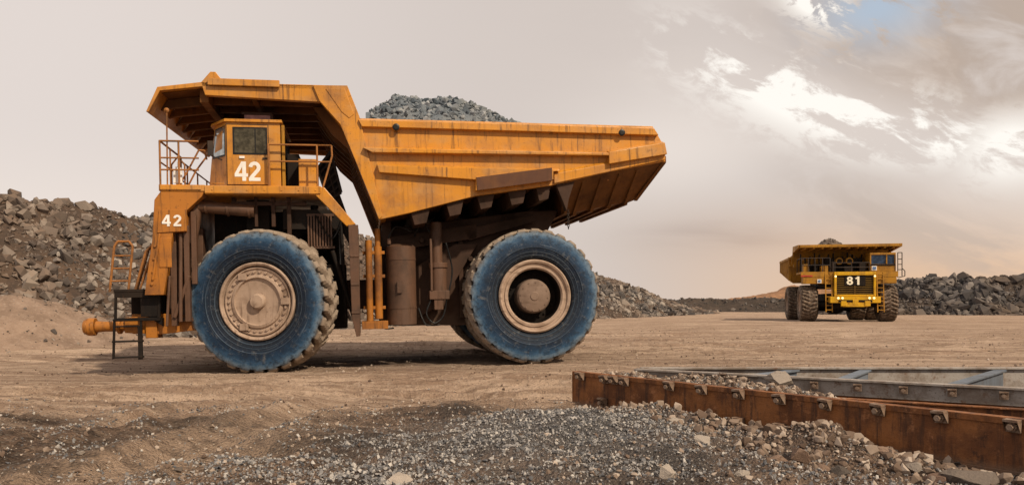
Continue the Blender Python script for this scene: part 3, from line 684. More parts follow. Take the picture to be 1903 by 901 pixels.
# --- wheels
def tyre_mb(Ro,Wd,lugs=30,sub=7,depth=.115,rin=.93):
    k=Ro/1.75
    prof=[(rin*k,.16,0),(1.0*k,.06,0),(1.04*k,.045,0),(1.05*k,.03,0),(1.12*k,.01,0),(1.24*k,-.018,0),(1.25*k,-.03,0),(1.30*k,-.03,0),(1.46*k,-.02,0),(1.58*k,0,0),(1.64*k,.02,.0),(1.66*k,.03,.3),(1.70*k,.055,.8),(1.74*k,.11,1),(Ro,.17,1),(Ro,.30,1),(Ro*1.003,.42,.9),(Ro*1.003,.50,.35)]
    full=prof+[(r,1.04-y,d) for r,y,d in prof[::-1]]
    mb=MB();n=lugs*sub;vs=[];kk=len(full)
    for j in range(n):
        t=2*math.pi*j/n
        for (r,y,d) in full:
            sh=(.52-abs(y-.52))*1.5+( .5 if y>.52 else 0)
            ph=(j/sub+sh)%1.0
            gro=1.0 if ph<.36 else 0.0
            rr=r-depth*d*gro*k
            vs.append((rr*math.cos(t),y*Wd/1.04,rr*math.sin(t)))
    fs=[]
    for j in range(n):
        j2=(j+1)%n
        for i in range(kk-1): fs.append((j*kk+i,j*kk+i+1,j2*kk+i+1,j2*kk+i))
    return mb.add(vs,fs)
def bolts(mb,n,r,y,s,h,mi=0):
    for k in range(n):
        t=2*math.pi*k/n; mb.tube((r*math.cos(t),y,r*math.sin(t)),(r*math.cos(t),y-h,r*math.sin(t)),s,6,mi)
ty=tyre_mb(1.76,1.04).done('tyre',None,[M_tyre],smooth=28)
rimF=MB().lathe([(.96,.2),(.95,.06),(.92,.04),(.88,.06),(.86,.14),(.84,.20)],64).done('wheel',T,[M_hub],smooth=30)
hf=MB().lathe([(.85,.2),(.83,.11),(.80,.10),(.78,.13),(.66,.14),(.64,.10),(.58,.08),(.56,.13),(.35,.16),(.20,.15),(.185,.06),(.15,.03),(0,.02)],64)
bolts(hf,30,.72,.14,.035,.05)
for k in range(3): hf.box(-.1+math.cos(k*2.1)*.7,.1+math.cos(k*2.1)*.7,.06,.14,-.08+math.sin(k*2.1)*.7,.08+math.sin(k*2.1)*.7)
hubF=hf.done('hub',rimF,[M_hub],smooth=30)
ty.parent=rimF
rimF.location=(0,0,1.75); rimF.rotation_euler=(0,0,R(-16))
rimR=MB().lathe([(.96,.2),(.95,.05),(.915,.02),(.87,.04),(.86,.09),(.80,.10),(.79,.07),(.74,.07),(.70,.12)],64).lathe([(.70,.12),(.68,.5),(.67,.9)],64,1).done('wheel',T,[M_hub,M_dark],smooth=30)  # recess walls coloured near-black to deepen the shade inside the hub
rd_=MB().lathe([(.68,.60),(.45,.55)],48,1).lathe([(.47,.6),(.45,.3),(.44,.22),(.40,.17),(.30,.14),(.12,.12),(.1,.10),(0,.10)],48,0)
bolts(rd_,24,.57,.59,.03,.05,1); bolts(rd_,12,.36,.16,.02,.02,0); hubR=rd_.done('hub',rimR,[M_hubd,M_dark],smooth=30)
tyR=ty.copy(); COL.objects.link(tyR); tyR.parent=rimR
rimR.location=(6.907,0,1.75); rimR.rotation_euler=(0,R(97),0)
def cp(src,loc,rot):
    o=src.copy(); COL.objects.link(o); o.location=loc; o.rotation_euler=rot
    for chd in [x for x in bpy.data.objects if x.parent==src]:
        q=chd.copy(); COL.objects.link(q); q.parent=o
    return o
cp(rimF,(0,W,1.75),(0,0,math.pi+R(-16)))
cp(rimR,(6.907,1.14,1.75),(0,R(3),0)); cp(rimR,(6.907,W-1.14,1.75),(0,R(11),math.pi)); cp(rimR,(6.907,W,1.75),(0,0,math.pi))
# ore load
def loadz(u,v):
    z=np.interp(u,[2.2,3.0,3.6,4.5,5.2,6.0,7.3,9.0,10],[7.0,7.16,7.52,7.44,7.46,7.24,6.82,5.9,5.8])
    z=z-(v-3.45)**2*.14-np.maximum(0,np.abs(v-3.45)-2.6)*.6+fbm(u*1.5,v*1.5,5,77)*.45
    return np.maximum(z,5.65)
us=np.linspace(2.7,9.5,130); vv=np.linspace(.17,W-.17,100); U,Vv=np.meshgrid(us,vv,indexing='ij')
Vb=np.stack([U.ravel(),Vv.ravel(),loadz(U.ravel(),Vv.ravel())],1)
i=(np.arange(129)[:,None]*100+np.arange(99)[None]).ravel(); Fb=np.concatenate([np.stack([i,i+100,i+1],1),np.stack([i+1,i+100,i+101],1)])
n=16000; pu=rng.uniform(2.85,9.2,n); pv=rng.uniform(.35,5.2,n); sz=.012*(15)**(rng.random(n)**3.2)
P=np.stack([pu,pv,loadz(pu,pv)+sz*.2],1); V2,F2,R2=scatter_geo(P,sz,HUL)
lo=np_mesh('ore_load',np.concatenate([Vb,V2]),np.concatenate([Fb,F2+len(Vb)]),[M_load],np.concatenate([np.full(len(Vb),.4),R2]),None,np.concatenate([np.ones(len(Fb),bool),np.zeros(len(F2),bool)]))
lo.location=T.location; lo.rotation_euler=T.rotation_euler
lo['label']='heaped blue grey ore rubble in the truck bed'; lo['category']='ore'; lo['kind']='stuff'

# ================================================================= SECOND TRUCK
Q=empty('haul_truck',(25.8,58,.22),(0,0,R(-13)),'yellow and ochre haul truck facing forward with headlights on','truck')
Q.scale=(.98,.98,.98)
q=MB()
q.box(-1.6,1.6,.4,9,1.4,2.2); q.box(-2.2,2.4,-.3,3.6,2.6,3.75)
qch=q.done('chassis',Q,[M_dark],.03)
MB().box(-3.55,3.45,-.9,1.6,3.72,3.88).box(-3.55,-1.15,-.92,-.85,3.45,3.74).box(1.85,3.45,-.92,-.85,3.45,3.74).done('deck',Q,[M_yor],.02)
g_=MB().box(-1.15,-.98,-1.2,-.4,1.95,3.85).box(1.67,1.84,-1.2,-.4,1.95,3.85).box(-.98,1.67,-1.2,-.4,3.58,3.85).box(-.98,1.67,-1.2,-.4,1.95,2.1)
grl=g_.done('grille_frame',Q,[M_yel],.03)
MB().box(-.98,1.67,-1.0,-.5,2.1,3.62).done('grille',grl,[M_dark])
gs=MB()
for k in range(9): gs.box(-.97,1.66,-1.09,-1.0,2.15+.165*k,2.22+.165*k)
gs.box(.30,.38,-1.12,-1.0,2.1,2.78); gs.done('grille_slat',grl,[M_yslat],.01)
MB().box(-.40,1.1,-1.12,-1.0,2.78,3.55).done('number_plate',grl,[M_dark],.01)
number('81',.64,.12,grl,-.26,-1.135,2.85,M_cream,1.2)
bb=MB().box(-1.5,2.1,-1.5,-.5,1.45,1.93).box(-.6,1.2,-1.6,-.6,1.15,1.45).box(-.75,-.35,-1.65,-1.5,1.2,1.6).box(.95,1.35,-1.65,-1.5,1.2,1.6).box(.1,.5,-1.62,-1.5,1.3,1.7)
bmp=bb.done('bumper',Q,[M_yel],.03)
MB().box(-.9,1.5,-1.53,-1.5,1.52,1.68).done('bumper_slot',bmp,[M_dark])
for x,z in((-.92,1.82),(-.62,1.82),(1.3,1.82),(1.62,1.82)):
    MB().lathe([(0,-.05),(.07,-.04),(.09,0)],14,0,(x,-1.5,z)).done('headlight',bmp,[M_lamp])
for x,z in((-1.06,3.5),(1.75,3.5)):
    MB().lathe([(0,-.04),(.06,-.03),(.08,0)],12,0,(x,-1.2,z)).done('headlight',grl,[M_lamp])
cc=MB().box(1.5,3.35,-.7,1.3,3.88,4.45).box(1.5,3.35,-.7,1.3,5.15,5.32).box(1.5,1.6,-.7,1.3,4.45,5.15).box(3.25,3.35,-.7,1.3,4.45,5.15).box(2.65,2.74,-.7,-.6,4.45,5.15)
cab2=cc.done('cab',Q,[M_yor],.03); MB().box(1.6,3.25,-.62,1.25,4.45,5.15).done('window_pane',cab2,[plain('blue_cab_glass',(.03,.05,.09),.1,.3,var=.4)])
MB().box(1.55,3.3,-.74,-.7,4.32,4.44).done('window_sill',cab2,[M_dark])
for x in(-.55,.2):
    MB().tube((x,.1,4.75),(x,.9,4.75),.27,18).tube((x,.07,4.75),(x,.1,4.75),.18,18,1).done('air_cleaner',Q,[M_yor,M_dark],smooth=40)
acn=MB()
for x in(-2.9,-2.3,-1.7): acn.tube((x,.2,3.88),(x,.2,4.55),.22,14)
acn.box(-1.5,1.2,.8,1.3,3.88,5.0); acn.box(-3.2,-1.6,.5,1.2,3.88,4.5); acn.box(-1.2,-.9,-.4,.3,3.88,4.7); acn.box(.8,1.3,-.5,.4,3.88,4.6); acn.box(-.3,.3,-.6,0,3.88,4.3)
for x in np.linspace(-3.3,1.3,14): acn.box(x,x+.09,1.3,1.5,4.0,5.3+.2*math.sin(x*5))
acn.done('equipment_box',Q,[M_dark],smooth=40)
MB().box(-2.0,-1.5,-.6,.2,3.88,4.35).box(-3.3,-2.9,-.5,.1,3.88,4.5).done('battery_box',Q,[M_yor],.02)
r2_=MB()
def rl(pts,r=.035): r2_.path(pts,r,6)
rl([(-3.5,-.85,3.88),(-3.5,-.85,4.95),(-1.4,-.85,4.95),(-1.4,-.85,3.88)]); rl([(-3.5,-.85,4.4),(-1.4,-.85,4.4)]); rl([(-2.5,-.85,3.88),(-2.5,-.85,4.95)]); rl([(-1.95,-.85,3.88),(-1.95,-.85,4.95)]); rl([(-3.0,-.85,3.88),(-3.0,-.85,4.95)])
rl([(-1.2,-1.1,3.88),(-1.2,-1.1,4.55),(1.4,-1.1,4.55),(1.4,-1.1,3.88)]); rl([(.1,-1.1,3.88),(.1,-1.1,4.55)]); rl([(-3.5,-.85,4.95),(-3.5,1.5,4.95),(-3.5,1.5,3.88)]); rl([(-1.4,-.85,4.2),(-1.2,-1.1,4.2),(1.4,-1.1,4.2)])
r2_.done('deck_railing',Q,[M_steel]); r2_=MB()
rl([(3.45,-.8,3.4),(3.45,-.8,5.3),(3.75,-.8,5.3),(3.75,-.8,3.5)]); rl([(3.45,-.8,4.4),(3.75,-.8,4.4)]); rl([(3.45,-.8,4.8),(3.75,-.8,4.8)]); rl([(3.45,-.8,4.0),(3.75,-.8,4.0)]); rl([(3.75,-.8,4.1),(3.95,-.8,3.9),(3.95,-.8,3.5),(3.5,-.8,3.4)])
r2_.done('cab_railing',Q,[M_steel])
def lad(x0,x1,z0,z1,y0,y1,n):
    l2=MB(); l2.bar((x0,y0,z0),(x0,y1,z1),.07); l2.bar((x1,y0,z0),(x1,y1,z1),.07)
    for k in range(n):
        f=(k+.5)/n; l2.bar((x0,y0+(y1-y0)*f,z0+(z1-z0)*f),(x1,y0+(y1-y0)*f,z0+(z1-z0)*f),.06)
    l2.done('boarding_ladder',Q,[M_yor])
lad(-1.75,-1.3,.75,3.8,-1.2,-.9,9); lad(1.95,2.4,.75,3.8,-1.2,-.9,9)
for a,b1,c1,d1,yy in((-2.35,-2.05,3.0,3.3,-.93),(1.62,1.98,3.95,4.3,-.73)):
    sg=MB().box(a,b1,yy-.04,yy,c1,d1).done('sign_panel',Q,[M_white]); MB().box(a+.06,b1-.06,yy-.06,yy-.04,c1+.06,d1-.06).done('sign_emblem',sg,[M_blue])
MB().box(-3.4,-1.2,-.9,0,2.95,3.45).done('fender',Q,[M_yor],.03); MB().box(1.9,3.35,-.9,0,2.95,3.45).done('fender',Q,[M_yor],.03)
MB().box(-3.55,-2.7,-.95,-.92,3.5,3.62).done('red_stripe',Q,[plain('red_paint',(.4,.05,.03))])
b2=MB()
Sb=[(-.9,5.78),(-.9,6.0),(2.2,6.08),(2.5,5.4),(9.0,5.15),(9.4,4.5),(8.9,4.0),(3.4,3.2),(2.9,4.6),(2.3,5.55)]
for x0,x1 in((-3.75,-3.6),(3.6,3.75)): b2.prismx(Sb,x0,x1)
b2.prismx([(-.9,5.78),(-.9,6.0),(2.2,6.08),(2.3,5.85)],-3.6,3.6)
b2.prismx([(2.3,5.85),(2.2,6.04),(2.5,5.4),(3.5,3.3),(3.3,3.2),(2.8,4.6)],-3.6,3.6)
b2.prismx([(3.3,3.1),(3.3,3.3),(9.0,4.1),(9.0,3.9)],-3.6,3.6)
body2=b2.done('dump_body',Q,[M_yor],.03)
ri=MB()
for k in range(9):
    yy=3.2+.72*k; zb=3.2+(yy-3.3)*.15; ri.box(-3.97,-3.75,yy,yy+.18,zb+.15,5.32-.035*(yy-2.5)); ri.box(3.75,3.97,yy,yy+.18,zb+.15,5.32-.035*(yy-2.5))
ri.box(-4.0,-3.75,2.6,9.1,5.05,5.24); ri.box(-3.9,-3.75,2.9,9.0,4.5,4.62)
for x in np.linspace(-3.2,3.2,11): ri.box(x-.06,x+.06,-.85,2.0,5.66,5.80)
ri.box(-3.62,3.5,-.98,-.9,5.78,5.98)
ri.done('body_rib',body2,[M_yor],.02)
t2=tyre_mb(1.44,1.2,28,5,.16,.95).done('tyre',None,[M_tyre2],smooth=28)
h2=MB().lathe([(.78,.2),(.76,.06),(.70,.05),(.66,.2),(.40,.25),(.3,.12),(0,.08)],32).done('wheel',Q,[M_hub],smooth=30); t2.parent=h2
h2.location=(-3.5,.4,1.44); h2.rotation_euler=(0,0,R(-90))
Z2=R(90)
cp(h2,(3.5,.4,1.44),(0,0,Z2))
for x,rz in((-3.75,-Z2),(-2.5,-Z2),(3.75,Z2),(2.5,Z2)): cp(h2,(x,6.1,1.44),(0,0,rz))
MB().tube((-2.6,6.1,1.37),(2.6,6.1,1.37),.6,18).tube((.1,5.2,1.3),(.1,7,1.3),.8,16).done('axle',qch,[M_dark],smooth=40)
MB().tube((-2.4,.4,1.37),(2.4,.4,1.37),.25,12).box(-1.0,1.4,0,1.2,1.0,1.5).done('axle',qch,[M_dark],smooth=40)
n=1600; pu=rng.uniform(-3.3,3.3,n); pv=rng.uniform(2.4,7.6,n)
def l2z(a,b): return 4.9+1.95*np.exp(-((a+.5)/1.8)**2-((b-4.6)/2.2)**2)
sz=.05*4.0**(rng.random(n)**2.2)
P=np.stack([pu,pv,l2z(pu,pv)],1); V2,F2,R2=scatter_geo(P,sz,HUL)
uu=np.linspace(-3.55,3.55,24); vv=np.linspace(2.9,8.8,24); U,Vv=np.meshgrid(uu,vv,indexing='ij'); Zz=l2z(U,Vv)
Vb=np.stack([U.ravel(),Vv.ravel(),Zz.ravel()],1); i=(np.arange(23)[:,None]*24+np.arange(23)[None]).ravel(); Fb=np.concatenate([np.stack([i,i+24,i+1],1),np.stack([i+1,i+24,i+25],1)])
lo2=np_mesh('ore_load',np.concatenate([Vb,V2]),np.concatenate([Fb,F2+len(Vb)]),[M_rock],np.concatenate([np.full(len(Vb),.3),R2]),None,False)
lo2.location=Q.location; lo2.rotation_euler=Q.rotation_euler; lo2.scale=Q.scale; lo2['label']='brown rubble heaped in the farther truck'; lo2['category']='ore'; lo2['kind']='stuff'

# ================================================================= STEEL FRAMES
def rust(name,a,b_c,c_c,sc=2.2):
    m,t,b,tc=newmat(name,.3)
    n=t.noise(tc,sc,10,.68); n2=t.noise(t.mapv(tc,(6,6,.7)),2.0,7,.65); n3=t.noise(tc,22,6,.7); x,y,z=t.sep(tc)
    c=t.mix(t.ss(n,.38,.62),a,b_c); c=t.mix(t.ss(n2,.48,.64,0,.8),c,c_c); c=t.mix(t.ss(n3,.55,.72,0,.6),c,(.03,.017,.012))
    c=t.mix(t.ss(t.noise(tc,5,8,.7),.55,.66,0,.65),c,(.38,.17,.075))
    c=t.mix(t.ss(t.noise(tc,3.2,8,.75),.58,.66,0,.7),c,(.032,.018,.013))
    c=t.mix(t.m('MULTIPLY',t.ss(z,.10,.0,0,.7),t.ss(n,.3,.6,.4,1)),c,(.17,.12,.085))
    t.put(b.inputs['Base Color'],c); t.put(b.inputs['Roughness'],t.ss(n,.3,.7,.5,.85)); t.put(b.inputs['Normal'],t.bump(t.m('ADD',n,n3),.7,.016)); return m
M_rust=rust('rust_steel',(.27,.105,.032),(.13,.05,.02),(.055,.027,.017))
def greysteel():
    m,t,b,tc=newmat('grey_weathered_steel',.3)
    n=t.noise(tc,2.0,10,.7); n2=t.noise(tc,9,8,.7)
    c=t.mix(t.ss(n,.40,.60),(.33,.30,.275),(.20,.16,.13)); c=t.mix(t.ss(n2,.54,.68,0,.8),c,(.15,.075,.04)); c=t.mix(t.ss(t.noise(tc,25,5,.7),.56,.7,0,.6),c,(.06,.04,.03))
    t.put(b.inputs['Base Color'],c); b.inputs['Roughness'].default_value=.7; t.put(b.inputs['Normal'],t.bump(t.m('ADD',n,n2),.6,.015)); return m
M_rustg=greysteel()
M_blsteel=paint('blue_grey_steel',(.11,.135,.17),(.08,.075,.075),.6,.3,.5,scale=2)
M_clip=rust('clip_steel',(.40,.30,.23),(.24,.14,.09),(.08,.04,.03),6)
ang=math.atan2(-.799,.601)
Bm=empty('steel_beam',(.953,11.76,0),(0,0,ang),'long rusty brown steel beam with bolted clips on gravel','beam')
mb=MB().box(0,7.4,0,.03,-.06,.50).box(0,7.4,.03,.16,.475,.5).box(0,7.4,.03,.16,-.04,-.01).box(-.012,.0,-.01,.16,-.05,.505)
mb.box(0.01,7.39,-.016,0,.445,.507); mb.box(.01,7.39,-.016,0,-.05,.02)
mb.done('web_plate',Bm,[M_rust],.004)
cl=MB()
cl.box(-.062,.062,-.12,-.016,0,.024).box(-.062,.062,-.036,-.016,-.10,.024)
cl.add([(-.062,-.12,0),(-.062,-.036,-.10),(-.062,-.036,0)],[(0,1,2)]).add([(.062,-.12,0),(.062,-.036,-.10),(.062,-.036,0)],[(0,2,1)])
cl.tube((0,-.135,-.045),(0,-.02,-.045),.03,6); cl.tube((0,-.08,-.045),(0,-.036,-.045),.045,6)
c0=cl.done('clip',Bm,[M_clip],.002)
tops=[.22,.75,.945,1.16,2.0,2.54,3.11,3.67,4.25,4.84,5.45,6.08,6.65]; bots=[.72,1.98,2.54,3.11,3.68,4.3]
c0.location=(tops[0],0,.485)
for a in tops[1:]:
    o=c0.copy(); COL.objects.link(o); o.location=(a,0,.485+random.uniform(-.01,.006)); o.rotation_euler=(0,random.uniform(-.1,.1),0)
for a in bots:
    o=c0.copy(); COL.objects.link(o); o.location=(a,0,.14); o.rotation_euler=(0,random.uniform(-.1,.1),0)
Fm=empty('screen_frame',(1.95,11.95,0),(0,0,0),'weathered grey steel screen frame with blue grey cross bars','steel frame')
def plate(p,q,z0,z1,th,nm,mt,fl=0,ft=.02):
    p=Vector((p[0]-1.95,p[1]-11.95,0)); q=Vector((q[0]-1.95,q[1]-11.95,0)); d=(q-p).normalized(); nn=Vector((-d.y,d.x,0))
    vs=[p+Vector((0,0,z0)),q+Vector((0,0,z0)),q+Vector((0,0,z1)),p+Vector((0,0,z1))]; vs2=[v+nn*th for v in vs]
    m_=MB().add(vs+vs2,[(0,1,2,3),(7,6,5,4),(0,4,5,1),(1,5,6,2),(2,6,7,3),(3,7,4,0)])
    if fl:
        a=[v.copy() for v in (vs[3],vs[2])]; 
        f1=[a[0]-nn*fl,a[1]-nn*fl,a[1]+nn*(fl+th),a[0]+nn*(fl+th)]; f2=[v+Vector((0,0,ft)) for v in f1]; f1=[v+Vector((0,0,.001)) for v in f1]
        m_.add(f1+f2,[(3,2,1,0),(4,5,6,7),(0,1,5,4),(1,2,6,5),(2,3,7,6),(3,0,4,7)])
    return m_.done(nm,Fm,[mt],.004)
d2=Vector((.841,-.541)); s2_=Vector((1.95,11.95)); e2=s2_+d2*7.6
plate(s2_,e2,.30,.50,.05,'rail',M_rustg,.05,.03)
plate(s2_+Vector((.02,.03)),e2+Vector((.02,.03)),-.05,.30,.02,'lower_rail',M_rust)
plate((3.9,9.75),(7.2,7.75),.02,.34,.03,'inner_rail',M_rust,.04)
plate((2.1,12.3),(10.5,12.3),0,.49,.04,'back_plate',M_rustg,.05,.03)
for p_,q_ in(((3.38,11.1),(4.64,12.27)),((4.49,10.40),(5.8,12.27)),((5.59,9.70),(8.0,12.27)),((7.0,8.8),(10.0,12.27))): plate(p_,q_,.05,.455,.06,'cross_bar',M_blsteel,.05,.03)
c2=MB().box(-.05,.05,-.11,-.05,0,.018).box(-.05,.05,-.07,-.05,-.08,.018).tube((0,-.12,-.035),(0,-.05,-.035),.026,6).done('clip',Fm,[M_clip],.002)
for k in range(12):
    o=c2 if k==0 else c2.copy()
    if k: COL.objects.link(o)
    o.location=(d2.x*(1.6+.55*k),d2.y*(1.6+.55*k),.46); o.rotation_euler=(0,0,math.atan2(d2.y,d2.x))

# ================================================================= GRAVEL + STONES
def ab(x,y): return (x-BA[0])*BD[0]+(y-BA[1])*BD[1],(x-BA[0])*BN[0]+(y-BA[1])*BN[1]
def clear(x,y,w=.09):
    a,b=ab(x,y); return ~((np.abs(b-.02)<w)&(a>-.1))
N=150000
py_=rng.uniform(5.9,14.5,N); px_=rng.uniform(-1,1,N)*(py_*.70+.3)
clus=fbm(px_*1.1,py_*1.6,4,5)
core=np.exp(-((px_-.6)/1.5)**2-((py_-8.6)/1.4)**2)+.9*np.exp(-((px_+.5)/1.7)**2-((py_-6.9)/.9)**2)
dens=.025+1.0*core*np.clip(1+4*clus,.35,1.3)+.22*(clus>.09)*(1-sst(py_,10.0,12))+.08*(px_>1)*(1-sst(py_,9.5,11.5))
aq,bq=ab(px_,py_)
infill=(bq>0)&(bq<1.2)&(aq>0)&(aq<4.5)
dens=np.where(infill,.45,dens)
dens=dens*(1-.95*sst(py_,10.8,12.6)*(~infill))
keep=(rng.random(N)<dens)&clear(px_,py_)
px_,py_=px_[keep],py_[keep]; n=len(px_)
sz=.011*(3.6)**(rng.random(n)**1.9)
P=np.stack([px_,py_,ground(px_,py_)+sz*.25],1)
V2,F2,R2=scatter_geo(P,sz,HUL_S,(.35,1.0))
gv=np_mesh('gravel',V2,F2,[M_grav],R2,None,False); gv['label']='loose blue grey crushed gravel strewn over the ground'; gv['category']='gravel'; gv['kind']='stuff'
n1_=3600
a1=rng.uniform(1.2,7.2,n1_); b1=-np.abs(rng.normal(.0,.5,n1_))-.12
X1=BA[0]+BD[0]*a1+BN[0]*b1; Y1=BA[1]+BD[1]*a1+BN[1]*b1; k1=(rng.random(n1_)<np.exp(-((a1-4.6)/1.5)**2)+.18); S1=.016*(6.5)**(rng.random(n1_)**2.4)
a2=rng.uniform(.05,4.2,2600); b2r=rng.uniform(.08,1.1,2600); X2=BA[0]+BD[0]*a2+BN[0]*b2r; Y2=BA[1]+BD[1]*a2+BN[1]*b2r; S2=.015*(5)**(rng.random(2600)**2.5)
Y3=rng.uniform(11,45,8000); X3=rng.uniform(-1,1,8000)*Y3*.72; S3=.012*(4.5)**(rng.random(8000)**2.3)
Y4=rng.uniform(6,12,6000); X4=rng.uniform(-1,1,6000)*Y4*.72; S4=.010*(5)**(rng.random(6000)**2.8)
ok3=clear(X3,Y3)&~((X3>.9)&(Y3<12.5)); ok4=clear(X4,Y4)&(fbm(X4*.9,Y4*.9,3,8)>-.03)
X_=np.concatenate([X1[k1],X2,X3[ok3],X4[ok4]]); Y_=np.concatenate([Y1[k1],Y2,Y3[ok3],Y4[ok4]]); S_=np.concatenate([S1[k1],S2,S3[ok3],S4[ok4]])
V2,F2,R2=scatter_geo(np.stack([X_,Y_,ground(X_,Y_)+S_*.25],1),S_,HUL,(.45,1.0))
gv=np_mesh('rubble',V2,F2,[M_rub],R2,None,False); gv['label']='brown rubble and clods heaped against the rusty beam'; gv['category']='rubble'; gv['kind']='stuff'
def stone(px,py,size,mt,zadd=0,flat=.7,lab='rough grey stone lying on gravel',seed=0,zb=None):
    t_=(px-951.5)/1400
    Y=1400*(1.55-(zb if zb is not None else .05))/(py-565); X=t_*Y
    bm=bmesh.new(); V,F=hull(22,seed+200)
    vs=[bm.verts.new(v*np.array([1,.8,flat])) for v in V]
    for f in F: bm.faces.new([vs[i] for i in f])
    bmesh.ops.subdivide_edges(bm,edges=bm.edges,cuts=2,use_grid_fill=True)
    rr=random.Random(seed)
    for v in bm.verts: v.co+=v.co.normalized()*rr.uniform(-.035,.035)
    me=bpy.data.meshes.new('stone'); bm.to_mesh(me); bm.free(); me.materials.append(mt)
    at=me.attributes.new('rnd','FLOAT','POINT'); at.data.foreach_set('value',[rr.uniform(.35,.8)]*len(me.vertices))
    o=bpy.data.objects.new('stone',me); COL.objects.link(o); o.scale=(size,)*3; o.rotation_euler=(0,0,rr.uniform(0,6))
    o.location=(X,Y,(float(ground(X,Y)) if zb is None or zb<.3 else max(zb,float(ground(X,Y))))+size*flat*.3+zadd)
    o['label']=lab; o['category']='stone'; o['group']='stones scattered on the ground'
M_st=rock_mat('pale_stone',[(.14,.115,.098),(.24,.20,.168),(.34,.295,.25),(.46,.39,.33)],14,.6,None,.03)
M_stb=rock_mat('brown_stone',[(.09,.055,.041),(.15,.093,.068),(.22,.148,.108),(.31,.225,.175)],14,.6,None,.03)
M_std=rock_mat('dark_stone',[(.034,.029,.026),(.065,.055,.048),(.11,.09,.076),(.19,.155,.13)],10,.7,None,.03)
for k,(a,b_,s_,mt,fl,lab) in enumerate([
 (1300,832,.14,M_st,.8,'pale grey angular stone on gravel'),(1252,802,.14,M_st,.5,'flat pale stone leaning near the rusty beam'),
 (1443,855,.115,M_stb,.8,'rounded reddish brown stone on soil'),(1487,848,.13,M_stb,.85,'rounded reddish brown stone on soil'),(1322,806,.07,M_stb,.8,'small brown stone near the beam'),
 (1238,890,.10,M_st,.9,'pale chunk of stone in gravel'),(742,890,.14,M_st,.5,'flat pale slab of stone in gravel'),
 (1590,828,.11,M_st,.7,'tan stone on the soil berm'),(1640,850,.12,M_stb,.6,'brown stone half buried in soil'),(1700,865,.09,M_st,.7,'small tan stone on soil'),
 (1800,888,.24,M_std,.7,'large dark boulder in front of the beam'),(1865,912,.22,M_std,.5,'dark flat boulder in front of the beam'),(1740,885,.12,M_stb,.7,'brown stone half buried in soil'),
 (1560,872,.11,M_std,.6,'dark stone resting on soil'),(1075,768,.08,M_st,.5,'flat grey stone beside the beam end'),(1090,745,.05,M_st,.6,'small grey stone beside the beam'),
 (1130,800,.05,M_st,.6,'small grey stone on gravel'),(1005,760,.05,M_std,.6,'small dark stone on gravel'),(560,860,.05,M_st,.6,'small grey stone on soil'),(620,800,.045,M_std,.6,'small dark stone on soil'),
 (330,870,.05,M_std,.6,'small dark stone on soil'),(150,850,.05,M_st,.6,'small grey stone on soil'),(1380,880,.09,M_st,.6,'grey stone lying in gravel'),(1430,812,.07,M_st,.7,'small grey stone near the beam'),(1530,857,.09,M_stb,.7,'brown stone resting on soil'),
 (1655,838,.09,M_st,.7,'tan stone on the soil berm')]):
    stone(a,b_,s_,mt,0,fl,lab,k)
stone(1450,712,.26,M_st,.03,.45,'large pale flat rock resting on the frame',91,.49)
stone(1180,697,.09,M_st,.0,.6,'white stone on the soil behind the beam',92,.42)
stone(1130,694,.06,M_st,.0,.6,'small stone on the soil behind the beam',93,.42)
for k,(a,b_) in enumerate([(1215,700),(1250,704),(1290,708),(1330,712),(1275,698)]): stone(a,b_,.065,M_stb,0,.6,'brown stone on the soil behind the beam',94+k,.42)

# ================================================================= SKY
w=bpy.data.worlds.new('World'); scene.world=w; w.use_nodes=True
t=NT(w.node_tree); t.n.clear()
tcg=t.new('ShaderNodeTexCoord').outputs['Generated']
vn=t.new('ShaderNodeVectorMath',operation='NORMALIZE'); t.put(vn.inputs[0],tcg)
x,y,z=t.sep(vn.outputs[0])
az=t.m('ARCTAN2',x,y); el=t.m('ARCSINE',z)
d_=t.m('ADD',t.m('SUBTRACT',el,.304),t.m('MULTIPLY',t.m('SUBTRACT',az,.244),.457))
al=t.m('SUBTRACT',t.m('MULTIPLY',az,.91),t.m('MULTIPLY',el,.41))
vec=t.comb(t.m('MULTIPLY',al,3.0),t.m('MULTIPLY',d_,6.0),t.m('MULTIPLY',y,.15))
n1=t.noise(vec,2.3,8,.58,.5); n2=t.noise(vec,5.5,10,.66,.4); n3=t.noise(t.comb(t.m('MULTIPLY',az,1.5),t.m('MULTIPLY',el,6.0),0.0),1.6,6,.5,.4)
gauss=t.gauss
base=t.mix(t.ss(az,-.6,.15),(.76,.68,.635),(.64,.565,.52))
base=t.mix(t.m('MULTIPLY',t.ss(n3,.35,.7,0,.5),t.ss(az,-.2,.3)),base,(.72,.63,.57))
base=t.mix(t.m('MULTIPLY',t.ss(el,.0,.22,1,0),t.ss(az,.25,-.5)),base,(.88,.775,.70))
base=t.mix(t.m('MULTIPLY',gauss(el,.20,.07),gauss(az,.20,.14)),base,(.80,.715,.655))
base=t.mix(t.m('MULTIPLY',t.m('MULTIPLY',gauss(el,.08,.045),gauss(az,.26,.15)),.7),base,(.58,.485,.43))
base=t.mix(t.m('MULTIPLY',t.m('MULTIPLY',gauss(el,.085,.018),gauss(az,.28,.10)),t.ss(n3,.4,.6,0,.8)),base,(.38,.32,.30))
peach=t.m('MULTIPLY',t.ss(el,.0,.17,1,0),t.ss(az,.05,.5))
base=t.mix(t.m('MULTIPLY',peach,.9),base,(.80,.52,.32))
gm=t.m('MULTIPLY',t.m('MULTIPLY',t.ss(d_,-.01,.09),t.ss(az,.24,.46)),t.ss(n1,.28,.52))
base=t.mix(gm,base,t.mix(t.ss(n1,.38,.66),(.44,.34,.27),(.62,.515,.44)))
gm2=t.m('MULTIPLY',t.m('MULTIPLY',gauss(d_,-.10,.045),t.ss(az,.28,.45)),t.ss(n1,.44,.60))
